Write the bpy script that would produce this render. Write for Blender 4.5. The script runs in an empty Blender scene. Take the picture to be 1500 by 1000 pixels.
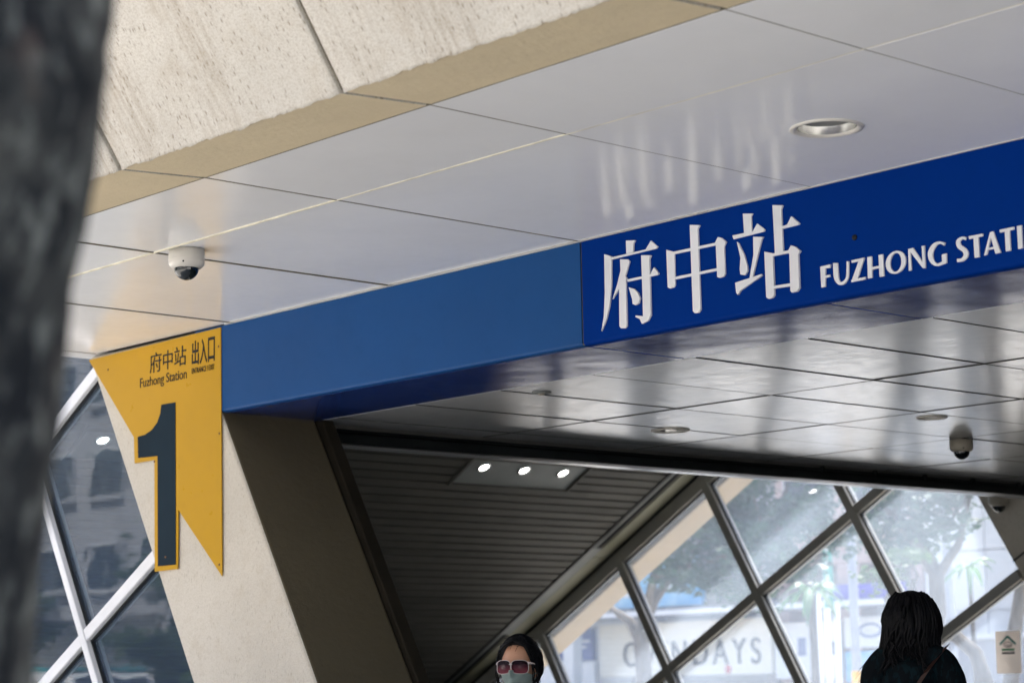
import bpy, bmesh, math, random
import numpy as np
from mathutils import Vector, Matrix

SC = bpy.context.scene
COL = SC.collection
R = math.radians
PI = math.pi
ZC = 1.5                      # eye height of the photographer

# ---------------------------------------------------------------- camera
cam_d = bpy.data.cameras.new('camera')
cam = bpy.data.objects.new('camera', cam_d)
COL.objects.link(cam)
RIGHT = Vector((0.6702, 0.7420, -0.01804))
DOWN = Vector((-0.1283, 0.0917, -0.98744))
FWD = Vector((-0.7310, 0.6641, 0.15697))
m = Matrix.Identity(4)
for i in range(3):
    m[i][0] = RIGHT[i]; m[i][1] = -DOWN[i]; m[i][2] = -FWD[i]
m[2][3] = ZC
cam.matrix_world = m
cam_d.sensor_width = 36.0
cam_d.lens = 76.2
cam_d.clip_start = 0.05
cam_d.clip_end = 3000
cam_d.dof.use_dof = True
cam_d.dof.focus_distance = 8.4
cam_d.dof.aperture_fstop = 3.6
SC.camera = cam

# ---------------------------------------------------------------- sky, sun, exposure
SUN_EL, SUN_AZ = R(60), R(336)      # azimuth clockwise from +Y: the sun stands beyond the station, the near side is in shade
world = bpy.data.worlds.new('World')
SC.world = world
world.use_nodes = True
wt = world.node_tree
wt.nodes.clear()
wo = wt.nodes.new('ShaderNodeOutputWorld')
wb = wt.nodes.new('ShaderNodeBackground')
sk = wt.nodes.new('ShaderNodeTexSky')
sk.sky_type = 'NISHITA'
sk.sun_disc = False
sk.sun_elevation = SUN_EL
sk.sun_rotation = SUN_AZ
sk.air_density = 1.0
sk.dust_density = 4.0
sk.ozone_density = 1.0
wb.inputs['Strength'].default_value = 0.15
wt.links.new(sk.outputs[0], wb.inputs['Color'])
wt.links.new(wb.outputs[0], wo.inputs['Surface'])

sun_d = bpy.data.lights.new('sun', 'SUN')
sun_d.energy = 4.0
sun_d.angle = R(4)
sun_d.color = (1.0, 0.97, 0.92)
sun = bpy.data.objects.new('sun', sun_d)
COL.objects.link(sun)
sdir = Vector((math.sin(SUN_AZ) * math.cos(SUN_EL), math.cos(SUN_AZ) * math.cos(SUN_EL), math.sin(SUN_EL)))
sun.rotation_euler = sdir.to_track_quat('Z', 'Y').to_euler()
sun.location = sdir * 60

SC.view_settings.view_transform = 'Standard'
SC.view_settings.look = 'None'
SC.view_settings.gamma = 1.0
SC.view_settings.use_curve_mapping = False
SC.view_settings.exposure = 1.72
SC.cycles.max_bounces = 10
SC.cycles.diffuse_bounces = 5
SC.cycles.glossy_bounces = 5
SC.cycles.transparent_max_bounces = 24
SC.cycles.sample_clamp_indirect = 6.0
SC.cycles.use_denoising = True

# ---------------------------------------------------------------- helpers: objects
def link(o, parent=None):
    COL.objects.link(o)
    if parent is not None:
        o.parent = parent
    return o

def tag(o, label=None, cat=None, group=None, kind=None):
    if label: o['label'] = label
    if cat: o['category'] = cat
    if group: o['group'] = group
    if kind: o['kind'] = kind
    return o

def thing(name, loc, label, cat, group=None, rz=0.0):
    o = bpy.data.objects.new(name, None)
    o.empty_display_size = 0.2
    o.location = loc
    o.rotation_euler = (0, 0, rz)
    link(o)
    return tag(o, label, cat, group)

def wpos(parent):
    return parent.location if parent is not None else Vector((0, 0, 0))

def obj(name, me, mats, parent=None, loc=None, world_coords=True):
    """link a mesh; vertices are world coordinates unless loc is given (then local, at world point loc)"""
    if not isinstance(mats, (list, tuple)):
        mats = [mats]
    if not me.materials:
        for k in mats: me.materials.append(k)
    o = bpy.data.objects.new(name, me)
    link(o, parent)
    base = Vector(parent_world(parent))
    if loc is None:
        o.location = -base
    else:
        o.location = Vector(loc) - base
    return o

def parent_world(p):
    v = Vector((0, 0, 0))
    while p is not None:
        v += p.location
        p = p.parent
    return v

def bm_mesh(bm, name='mesh', smooth=False, recalc=True):
    if recalc:
        bmesh.ops.recalc_face_normals(bm, faces=bm.faces)
    me = bpy.data.meshes.new(name)
    bm.to_mesh(me); bm.free()
    if smooth:
        me.polygons.foreach_set('use_smooth', [True] * len(me.polygons))
    return me

def add_box(bm, x0, x1, y0, y1, z0, z1, bev=0.0, seg=1):
    vs = [bm.verts.new(p) for p in ((x0,y0,z0),(x1,y0,z0),(x1,y1,z0),(x0,y1,z0),(x0,y0,z1),(x1,y0,z1),(x1,y1,z1),(x0,y1,z1))]
    fs = [bm.faces.new([vs[i] for i in q]) for q in ((3,2,1,0),(4,5,6,7),(0,1,5,4),(1,2,6,5),(2,3,7,6),(3,0,4,7))]
    if bev > 0:
        es = list({e for f in fs for e in f.edges})
        bmesh.ops.bevel(bm, geom=es, offset=bev, segments=seg, affect='EDGES', profile=0.5)
    return fs

def box(x0, x1, y0, y1, z0, z1, bev=0.0, seg=1):
    bm = bmesh.new(); add_box(bm, x0, x1, y0, y1, z0, z1, bev, seg)
    return bm_mesh(bm)

def add_prism(bm, poly, a0, a1, axis='Y', bev=0.0, seg=1):
    """polygon of 2-D points extruded along an axis: axis Y -> points are (x,z); X -> (y,z); Z -> (x,y)"""
    def P(p, a):
        return (p[0], a, p[1]) if axis == 'Y' else ((a, p[0], p[1]) if axis == 'X' else (p[0], p[1], a))
    n = len(poly)
    A = [bm.verts.new(P(p, a0)) for p in poly]
    B = [bm.verts.new(P(p, a1)) for p in poly]
    fs = [bm.faces.new(A), bm.faces.new(B[::-1])]
    for i in range(n):
        fs.append(bm.faces.new((A[i], B[i], B[(i+1) % n], A[(i+1) % n])))
    if bev > 0:
        es = list({e for f in fs for e in f.edges})
        bmesh.ops.bevel(bm, geom=es, offset=bev, segments=seg, affect='EDGES', profile=0.5)
    elif n > 4:
        bm.normal_update()
        bmesh.ops.triangulate(bm, faces=fs[:2])
    return fs

def prism(poly, a0, a1, axis='Y', bev=0.0, seg=1):
    bm = bmesh.new(); add_prism(bm, poly, a0, a1, axis, bev, seg)
    return bm_mesh(bm)

def add_tube(bm, pts, radii, n=10, cap=True):
    pts = [Vector(p) for p in pts]
    if not isinstance(radii, (list, tuple)): radii = [radii] * len(pts)
    rings = []
    up = Vector((0.13, 0.31, 0.94)).normalized()
    for i, p in enumerate(pts):
        d = (pts[min(i+1, len(pts)-1)] - pts[max(i-1, 0)])
        d = d.normalized() if d.length > 1e-9 else Vector((0, 0, 1))
        u = d.cross(up)
        if u.length < 0.05: u = d.cross(Vector((1, 0, 0)))
        u.normalize(); v = d.cross(u)
        rings.append([bm.verts.new(p + (u * math.cos(2*PI*k/n) + v * math.sin(2*PI*k/n)) * radii[i]) for k in range(n)])
    for a, b in zip(rings, rings[1:]):
        for k in range(n):
            f = bm.faces.new((a[k], a[(k+1) % n], b[(k+1) % n], b[k])); f.smooth = True
    if cap:
        bm.faces.new(rings[0][::-1]); bm.faces.new(rings[-1])

def add_lathe(bm, c, prof, n=32, axis='Z'):
    """profile of (radius, height) revolved about the axis through c"""
    rings = []
    for r, h in prof:
        if r < 1e-6:
            rings.append([bm.verts.new((c[0], c[1], c[2] + h))])
        else:
            rings.append([bm.verts.new((c[0] + r*math.cos(2*PI*k/n), c[1] + r*math.sin(2*PI*k/n), c[2] + h)) for k in range(n)])
    for a, b in zip(rings, rings[1:]):
        for k in range(n):
            k2 = (k+1) % n
            if len(a) == 1 and len(b) == 1: continue
            if len(a) == 1: f = bm.faces.new((a[0], b[k2], b[k]))
            elif len(b) == 1: f = bm.faces.new((a[k], a[k2], b[0]))
            else: f = bm.faces.new((a[k], a[k2], b[k2], b[k]))
            f.smooth = True

def lathe(prof, n=32, c=(0, 0, 0)):
    bm = bmesh.new(); add_lathe(bm, c, prof, n)
    return bm_mesh(bm)

# ---------------------------------------------------------------- helpers: materials
def nodes_of(mt):
    mt.use_nodes = True
    nt = mt.node_tree
    return nt, nt.nodes, nt.links

def N(nt, t, **kw):
    n = nt.nodes.new(t)
    for k, v in kw.items(): setattr(n, k, v)
    return n

def texpos(nt, scale=(1, 1, 1), rot=(0, 0, 0)):
    g = N(nt, 'ShaderNodeNewGeometry')
    mp = N(nt, 'ShaderNodeMapping')
    mp.inputs['Scale'].default_value = scale
    mp.inputs['Rotation'].default_value = rot
    nt.links.new(g.outputs['Position'], mp.inputs['Vector'])
    return mp.outputs[0]

def noise(nt, vec, scale, detail=4, rough=0.55):
    n = N(nt, 'ShaderNodeTexNoise')
    n.inputs['Scale'].default_value = scale
    n.inputs['Detail'].default_value = detail
    n.inputs['Roughness'].default_value = rough
    if vec is not None: nt.links.new(vec, n.inputs['Vector'])
    return n.outputs['Fac']

def ramp(nt, fac, lo, hi, a=0.0, b=1.0):
    n = N(nt, 'ShaderNodeMapRange')
    n.inputs['From Min'].default_value = lo
    n.inputs['From Max'].default_value = hi
    n.inputs['To Min'].default_value = a
    n.inputs['To Max'].default_value = b
    nt.links.new(fac, n.inputs['Value'])
    return n.outputs[0]

def mixc(nt, fac, a, b, mode='MIX'):
    n = N(nt, 'ShaderNodeMix', data_type='RGBA', blend_type=mode)
    for sock, v in ((n.inputs[0], fac), (n.inputs[6], a), (n.inputs[7], b)):
        if isinstance(v, (int, float)): sock.default_value = v
        elif isinstance(v, tuple): sock.default_value = (v[0], v[1], v[2], 1.0)
        else: nt.links.new(v, sock)
    return n.outputs[2]

def bump(nt, h, strength, dist, prev=None):
    b = N(nt, 'ShaderNodeBump')
    b.inputs['Strength'].default_value = strength
    b.inputs['Distance'].default_value = dist
    nt.links.new(h, b.inputs['Height'])
    if prev is not None: nt.links.new(prev, b.inputs['Normal'])
    return b.outputs[0]

def mat(name, col, rough=0.5, metal=0.0, spec=0.5, var=0.12, vscale=3.0, stretch=(1, 1, 1), bmp=0.0, bscale=60.0, coat=0.0, coat_r=0.05, col2=None, lo=0.35, hi=0.65, rvar=0.0, per_piece=0.0, alpha=None, sheen=0.0):
    mt = bpy.data.materials.new(name)
    nt, nd, lk = nodes_of(mt)
    p = nd['Principled BSDF']
    p.inputs['Roughness'].default_value = rough
    p.inputs['Metallic'].default_value = metal
    p.inputs['Specular IOR Level'].default_value = spec
    p.inputs['Coat Weight'].default_value = coat
    p.inputs['Coat Roughness'].default_value = coat_r
    vec = texpos(nt, stretch)
    f = noise(nt, vec, vscale)
    if col2 is None:
        col2 = tuple(min(1.0, c * (1 + var)) for c in col)
        col = tuple(c * (1 - var) for c in col)
    c = mixc(nt, ramp(nt, f, lo, hi), col, col2)
    if per_piece > 0:
        oi = N(nt, 'ShaderNodeObjectInfo')
        k = ramp(nt, oi.outputs['Random'], 0, 1, 1 - per_piece, 1.0)
        cc = N(nt, 'ShaderNodeCombineColor')
        for i in range(3): lk.new(k, cc.inputs[i])
        c = mixc(nt, 1.0, c, cc.outputs[0], 'MULTIPLY')
    lk.new(c, p.inputs['Base Color'])
    if rvar > 0:
        f2 = noise(nt, texpos(nt, stretch), vscale * 2.7)
        lk.new(ramp(nt, f2, 0.3, 0.7, max(0.02, rough - rvar), rough + rvar), p.inputs['Roughness'])
    if bmp > 0:
        h = noise(nt, texpos(nt), bscale, 5)
        lk.new(bump(nt, h, bmp, 0.01), p.inputs['Normal'])
    return mt

def concrete(name, base, dark, streak=0.0, pits=0.5, grain=1.0, rot=0.0, patch=None):
    mt = bpy.data.materials.new(name)
    nt, nd, lk = nodes_of(mt)
    p = nd['Principled BSDF']
    p.inputs['Roughness'].default_value = 0.86
    p.inputs['Specular IOR Level'].default_value = 0.25
    v = texpos(nt)
    big = noise(nt, v, 1.6, 5, 0.6)
    c = mixc(nt, ramp(nt, big, 0.32, 0.72), base, tuple(b * 0.86 for b in base))
    fine = noise(nt, v, 150, 4, 0.7)
    c = mixc(nt, ramp(nt, fine, 0.45, 0.72, 0.0, 0.42 * grain), c, dark)
    if streak > 0:
        # weather streaks: they follow the fall line of the face
        sv = texpos(nt, (22.0, 2.6, 2.4))
        s = noise(nt, sv, 2.2, 7, 0.68)
        wide = noise(nt, texpos(nt, (2.2, 0.5, 0.5)), 1.9, 4)
        mm = N(nt, 'ShaderNodeMath', operation='MULTIPLY')
        lk.new(ramp(nt, s, 0.44, 0.62), mm.inputs[0]); lk.new(ramp(nt, wide, 0.44, 0.62), mm.inputs[1])
        sc = N(nt, 'ShaderNodeMath', operation='MULTIPLY'); sc.inputs[1].default_value = streak
        lk.new(mm.outputs[0], sc.inputs[0])
        c = mixc(nt, sc.outputs[0], c, patch or (0.27, 0.215, 0.15))
    bl = noise(nt, v, 7.5, 6, 0.72)
    c = mixc(nt, ramp(nt, bl, 0.52, 0.74, 0.0, 0.38 * min(1.0, grain)), c, tuple(d * 1.25 for d in dark))
    vo = N(nt, 'ShaderNodeTexVoronoi'); vo.inputs['Scale'].default_value = 62
    lk.new(texpos(nt, (1.0, 0.5, 0.42)), vo.inputs['Vector'])
    pit = ramp(nt, vo.outputs['Distance'], 0.08, 0.30, 1.0, 0.0)
    msk = noise(nt, v, 9, 3)
    pm = N(nt, 'ShaderNodeMath', operation='MULTIPLY')
    lk.new(pit, pm.inputs[0]); lk.new(ramp(nt, msk, 0.36, 0.54), pm.inputs[1])
    ps = N(nt, 'ShaderNodeMath', operation='MULTIPLY'); ps.inputs[1].default_value = pits
    lk.new(pm.outputs[0], ps.inputs[0])
    c = mixc(nt, ps.outputs[0], c, tuple(d * 0.7 for d in dark))
    lk.new(c, p.inputs['Base Color'])
    b1 = bump(nt, fine, 0.5 * grain, 0.004)
    b2 = bump(nt, noise(nt, texpos(nt, (1, .5, .4), (rot, 0, 0)), 42, 6, 0.65), 0.6, 0.006, b1)
    lk.new(b2, p.inputs['Normal'])
    return mt

def enamel(name, col, rough=0.14, wave=0.02, spec=0.5, dirt=0.1):
    """factory-painted metal panel: slightly wavy, faintly dirty, glossy"""
    mt = bpy.data.materials.new(name)
    nt, nd, lk = nodes_of(mt)
    p = nd['Principled BSDF']
    p.inputs['Specular IOR Level'].default_value = spec
    v = texpos(nt)
    n1 = noise(nt, v, 1.3, 5, 0.6)
    n2 = noise(nt, v, 14, 5, 0.65)
    c = mixc(nt, ramp(nt, n1, 0.35, 0.7), col, tuple(k * (1 - dirt) for k in col))
    c = mixc(nt, ramp(nt, n2, 0.55, 0.8, 0, dirt * 1.6), c, tuple(k * 0.72 for k in col))
    lk.new(c, p.inputs['Base Color'])
    lk.new(ramp(nt, n2, 0.3, 0.75, rough * 0.8, rough * 1.35), p.inputs['Roughness'])
    h = noise(nt, v, 1.7, 2, 0.4)
    lk.new(bump(nt, h, wave, 0.12), p.inputs['Normal'])
    return mt

def glass(name, tint=(0.82, 0.88, 0.90), dust=0.12, film_col=(0.8, 0.84, 0.9), refl=1.0, wav=0.0):
    """thin pane: clear glass with Fresnel reflection and a scattering film of street dust, on the near panes also painted reflection"""
    mt = bpy.data.materials.new(name)
    nt, nd, lk = nodes_of(mt)
    for n in list(nd):
        if n.type != 'OUTPUT_MATERIAL': nd.remove(n)
    out = [n for n in nd if n.type == 'OUTPUT_MATERIAL'][0]
    tr = N(nt, 'ShaderNodeBsdfTransparent'); tr.inputs[0].default_value = (*tint, 1)
    gl = N(nt, 'ShaderNodeBsdfGlossy'); gl.inputs['Roughness'].default_value = 0.015
    if wav > 0:
        lk.new(bump(nt, noise(nt, texpos(nt), 2.5, 2), wav, 0.05), gl.inputs['Normal'])
    lw = N(nt, 'ShaderNodeLayerWeight'); lw.inputs['Blend'].default_value = 0.5
    pw = N(nt, 'ShaderNodeMath', operation='POWER'); pw.inputs[1].default_value = 4.2
    lk.new(lw.outputs['Facing'], pw.inputs[0])
    fr = ramp(nt, pw.outputs[0], 0, 1, 0.045 * refl, 0.95)
    m1 = N(nt, 'ShaderNodeMixShader')
    lk.new(fr, m1.inputs[0]); lk.new(tr.outputs[0], m1.inputs[1]); lk.new(gl.outputs[0], m1.inputs[2])
    df = N(nt, 'ShaderNodeBsdfDiffuse'); df.inputs[0].default_value = (*film_col, 1)
    tl = N(nt, 'ShaderNodeBsdfTranslucent'); tl.inputs[0].default_value = (*film_col, 1)
    m2 = N(nt, 'ShaderNodeMixShader'); m2.inputs[0].default_value = 0.65
    lk.new(df.outputs[0], m2.inputs[1]); lk.new(tl.outputs[0], m2.inputs[2])
    m3 = N(nt, 'ShaderNodeMixShader')
    dn = noise(nt, texpos(nt), 1.1, 5, 0.6)
    lk.new(ramp(nt, dn, 0.3, 0.7, dust * 0.75, dust * 1.25), m3.inputs[0])
    lk.new(m1.outputs[0], m3.inputs[1]); lk.new(m2.outputs[0], m3.inputs[2])
    lk.new(m3.outputs[0], out.inputs['Surface'])
    return mt

def emissive(name, col, strength):
    mt = bpy.data.materials.new(name)
    nt, nd, lk = nodes_of(mt)
    p = nd['Principled BSDF']
    p.inputs['Base Color'].default_value = (*col, 1)
    p.inputs['Emission Color'].default_value = (*col, 1)
    p.inputs['Emission Strength'].default_value = strength
    return mt

def leafmat(name, c1, c2, trans=0.35):
    mt = bpy.data.materials.new(name)
    nt, nd, lk = nodes_of(mt)
    p = nd['Principled BSDF']
    p.inputs['Roughness'].default_value = 0.5
    p.inputs['Specular IOR Level'].default_value = 0.3
    f = noise(nt, texpos(nt), 1.4, 3)
    c = mixc(nt, ramp(nt, f, 0.35, 0.65), c1, c2)
    lk.new(c, p.inputs['Base Color'])
    tl = N(nt, 'ShaderNodeBsdfTranslucent')
    lk.new(c, tl.inputs[0])
    ms = N(nt, 'ShaderNodeMixShader'); ms.inputs[0].default_value = trans
    out = [n for n in nd if n.type == 'OUTPUT_MATERIAL'][0]
    lk.new(p.outputs[0], ms.inputs[1]); lk.new(tl.outputs[0], ms.inputs[2]); lk.new(ms.outputs[0], out.inputs['Surface'])
    return mt

FALL = math.atan2(0.159, 0.248)
M = dict(
    conc_face=concrete('weathered_concrete', (0.63, 0.60, 0.535), (0.31, 0.255, 0.185), streak=0.42, pits=0.8, grain=1.5, rot=FALL),
    conc_under=concrete('beige_concrete', (0.68, 0.565, 0.37), (0.48, 0.38, 0.23), pits=0.1, grain=0.45),
    conc_col=concrete('column_concrete', (0.57, 0.535, 0.47), (0.30, 0.25, 0.18), pits=0.35, grain=0.9),
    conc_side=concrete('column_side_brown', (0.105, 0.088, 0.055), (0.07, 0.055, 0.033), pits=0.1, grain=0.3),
    post_brown=mat('post_dark_brown', (0.020, 0.017, 0.012), 0.8, spec=0.1, var=0.3),
    conc_eave=concrete('eave_concrete', (0.40, 0.32, 0.22), (0.30, 0.24, 0.16), pits=0.2, grain=0.6),
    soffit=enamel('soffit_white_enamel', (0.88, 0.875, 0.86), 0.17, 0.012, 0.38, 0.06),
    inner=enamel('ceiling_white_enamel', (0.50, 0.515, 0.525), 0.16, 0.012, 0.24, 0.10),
    plain_blue=enamel('plain_blue_enamel', (0.005, 0.060, 0.205), 0.38, 0.02, 0.13, 0.14),
    sign_blue=enamel('sign_deep_blue_enamel', (0.000, 0.024, 0.180), 0.5, 0.02, 0.02, 0.06),
    under_blue=enamel('underside_blue_enamel', (0.014, 0.040, 0.19), 0.11, 0.03, 0.22, 0.1),
    yellow=enamel('sign_yellow_enamel', (0.47, 0.265, 0.014), 0.32, 0.02, 0.13, 0.09),
    navy=mat('numeral_slate_blue', (0.007, 0.018, 0.029), 0.5, spec=0.06, var=0.12),
    ink=mat('sign_black_lettering', (0.010, 0.011, 0.014), 0.5, spec=0.15, var=0.1),
    white_letter=mat('letter_white', (0.66, 0.67, 0.69), 0.4, var=0.05),
    cream_joint=mat('cream_sealant', (0.68, 0.64, 0.50), 0.7, var=0.2, vscale=8),
    joint_grey=mat('ceiling_joint_grey', (0.045, 0.045, 0.042), 0.8, spec=0.1),
    olive_joint=mat('olive_sealant', (0.16, 0.145, 0.105), 0.8, var=0.3, vscale=10),
    alu=mat('brushed_aluminium', (0.42, 0.42, 0.40), 0.38, metal=0.7, var=0.1, stretch=(1, 12, 1)),
    mull_out=mat('white_painted_mullion', (0.70, 0.71, 0.73), 0.35, var=0.06, spec=0.5),
    mull_in=mat('grey_anodised_mullion', (0.33, 0.32, 0.29), 0.42, metal=0.35, var=0.08),
    seal=mat('black_gasket', (0.012, 0.013, 0.014), 0.6),
    granite=mat('dark_granite', (0.045, 0.045, 0.045), 0.5, var=0.2, vscale=30),
    black=mat('black_painted_steel', (0.010, 0.012, 0.013), 0.36, var=0.3, spec=0.4),
    dark=mat('charcoal_steel', (0.028, 0.029, 0.028), 0.5, var=0.2),
    slat=mat('grey_slat_metal', (0.092, 0.088, 0.076), 0.6, var=0.07, per_piece=0.15, spec=0.12),
    slat_back=mat('slat_void_black', (0.010, 0.010, 0.010), 0.9),
    trim=mat('pale_grey_trim', (0.20, 0.21, 0.20), 0.5, spec=0.2, var=0.06),
    beige_trim=mat('beige_trim', (0.20, 0.195, 0.13), 0.5, var=0.08),
    plastic=mat('camera_white_plastic', (0.62, 0.59, 0.53), 0.4, var=0.05),
    plastic_grey=mat('camera_grey_plastic', (0.34, 0.31, 0.25), 0.45, var=0.05),
    dome=mat('smoked_dome', (0.008, 0.012, 0.014), 0.06, spec=0.7),
    chrome=mat('reflector_metal', (0.62, 0.62, 0.6), 0.22, metal=0.9, var=0.05),
    lamp=emissive('spot_lens_lit', (1.0, 0.98, 0.94), 14.0),
    glass_near=glass('entrance_glass', (0.80, 0.86, 0.88), dust=0.12, film_col=(0.36, 0.50, 0.74), refl=1.0, wav=0.015),  # blue put into the dust film stands in for bluish street reflections
    glass_far=glass('dusty_glass', (0.99, 0.995, 1.0), dust=0.135, film_col=(0.68, 0.80, 0.97), refl=0.8),
    paving=mat('paving_granite', (0.52, 0.50, 0.46), 0.75, var=0.12, vscale=1.2, bmp=0.2, bscale=40),
    asphalt=mat('asphalt', (0.055, 0.055, 0.057), 0.9, var=0.2, vscale=0.8, bmp=0.3, bscale=90),
    marking=mat('road_marking_white', (0.75, 0.75, 0.72), 0.7, var=0.1),
    kerb=mat('kerb_stone', (0.38, 0.37, 0.35), 0.8, var=0.1),
    roofing=mat('roof_membrane', (0.22, 0.22, 0.21), 0.9),
    bark=mat('street_tree_bark', (0.085, 0.07, 0.055), 0.9, var=0.3, vscale=8, stretch=(3, 3, .6), bmp=0.8, bscale=18),
    leaf=leafmat('leaf_green', (0.045, 0.09, 0.035), (0.08, 0.14, 0.05), 0.25),
    leaf2=leafmat('leaf_blue_green', (0.016, 0.055, 0.036), (0.03, 0.085, 0.045), 0.15),
    palm=leafmat('palm_green', (0.06, 0.14, 0.07), (0.09, 0.18, 0.08)),
    wall_white=mat('shop_wall_white', (0.72, 0.73, 0.73), 0.7, var=0.06, vscale=0.5),
    wall_grey=mat('shop_wall_grey', (0.38, 0.38, 0.40), 0.75, var=0.1, vscale=0.6),
    wall_slate=mat('tower_wall_slate', (0.20, 0.25, 0.36), 0.7, var=0.1, vscale=0.5),
    wall_tan=mat('tower_wall_tan', (0.42, 0.36, 0.30), 0.75, var=0.1, vscale=0.5),
    wall_pink=mat('tower_wall_rose_tile', (0.45, 0.34, 0.31), 0.7, var=0.1, vscale=0.5),
    window=mat('window_dark_glass', (0.04, 0.05, 0.065), 0.08, spec=0.8, var=0.2),
    frame_w=mat('window_frame_white', (0.6, 0.6, 0.6), 0.5),
    cream_board=mat('cream_sign_board', (0.80, 0.76, 0.64), 0.5, var=0.03),
    navy_board=mat('navy_sign_board', (0.03, 0.07, 0.26), 0.45, var=0.05),
    sky_board=mat('sky_blue_board', (0.05, 0.36, 0.70), 0.45, col2=(0.45, 0.70, 0.85), vscale=1.2),
    white_board=mat('white_sign_board', (0.78, 0.79, 0.80), 0.5, var=0.03),
    red=mat('sign_red', (0.60, 0.03, 0.05), 0.45),
    street_green=mat('street_sign_green', (0.01, 0.22, 0.17), 0.4),
    purple=mat('violet_blue_board', (0.07, 0.05, 0.45), 0.45),
    grey_pole=mat('galvanised_pole', (0.36, 0.37, 0.40), 0.5, metal=0.4, var=0.1),
    white_pole=mat('white_painted_post', (0.76, 0.77, 0.78), 0.45),
    amber=mat('amber_stripe', (0.75, 0.42, 0.03), 0.5),
    awning=mat('awning_grey', (0.09, 0.09, 0.10), 0.7, var=0.3, vscale=2),
    skin=mat('skin', (0.42, 0.22, 0.135), 0.5, var=0.06, vscale=12),
    hair=mat('black_hair', (0.003, 0.003, 0.004), 0.55, spec=0.15, var=0.3, vscale=30, stretch=(1, 1, .2)),
    mask=mat('pale_green_mask', (0.36, 0.45, 0.42), 0.85, var=0.05, vscale=20),
    lens=mat('wine_tinted_lens', (0.055, 0.006, 0.016), 0.08, spec=0.7, col2=(0.12, 0.015, 0.035), vscale=12),
    specs=mat('clear_white_frame', (0.50, 0.42, 0.41), 0.2, spec=0.6),
    cloth_dark=mat('dark_teal_print', (0.003, 0.005, 0.007), 0.9, spec=0.1, col2=(0.004, 0.013, 0.017), vscale=60, stretch=(1, 1, .35), lo=0.52, hi=0.56),
    cloth_grey=mat('dark_grey_jacket', (0.05, 0.05, 0.055), 0.85, var=0.2, vscale=20),
    cloth_navy=mat('navy_trousers', (0.018, 0.02, 0.035), 0.85, var=0.2),
    shoe=mat('shoe_black', (0.02, 0.02, 0.02), 0.5),
    leather=mat('brown_leather', (0.05, 0.022, 0.016), 0.5, var=0.2),
    paper=leafmat('poster_paper', (0.70, 0.66, 0.62), (0.72, 0.68, 0.64), 0.55),
    poster_green=mat('poster_green', (0.06, 0.36, 0.17), 0.6),
    poster_teal=mat('poster_teal', (0.03, 0.30, 0.26), 0.6),
    grey_ink=mat('poster_grey_print', (0.16, 0.16, 0.17), 0.6),
    van_white=mat('van_white_paint', (0.72, 0.73, 0.74), 0.25, coat=0.5),
    van_teal=mat('van_teal_paint', (0.02, 0.28, 0.30), 0.3, coat=0.5),
    tyre=mat('tyre_rubber', (0.02, 0.02, 0.02), 0.85),
    rust=mat('rust_stain', (0.13, 0.07, 0.03), 0.9),
)

_nt = M['lens'].node_tree            # the tint of the lenses runs from dark above to rose below
_tc = N(_nt, 'ShaderNodeTexCoord'); _sp = N(_nt, 'ShaderNodeSeparateXYZ')
_nt.links.new(_tc.outputs['Generated'], _sp.inputs[0])
_nt.links.new(mixc(_nt, ramp(_nt, _sp.outputs['Z'], 0.1, 0.75), (0.26, 0.05, 0.075), (0.02, 0.006, 0.012)), _nt.nodes['Principled BSDF'].inputs['Base Color'])

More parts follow.
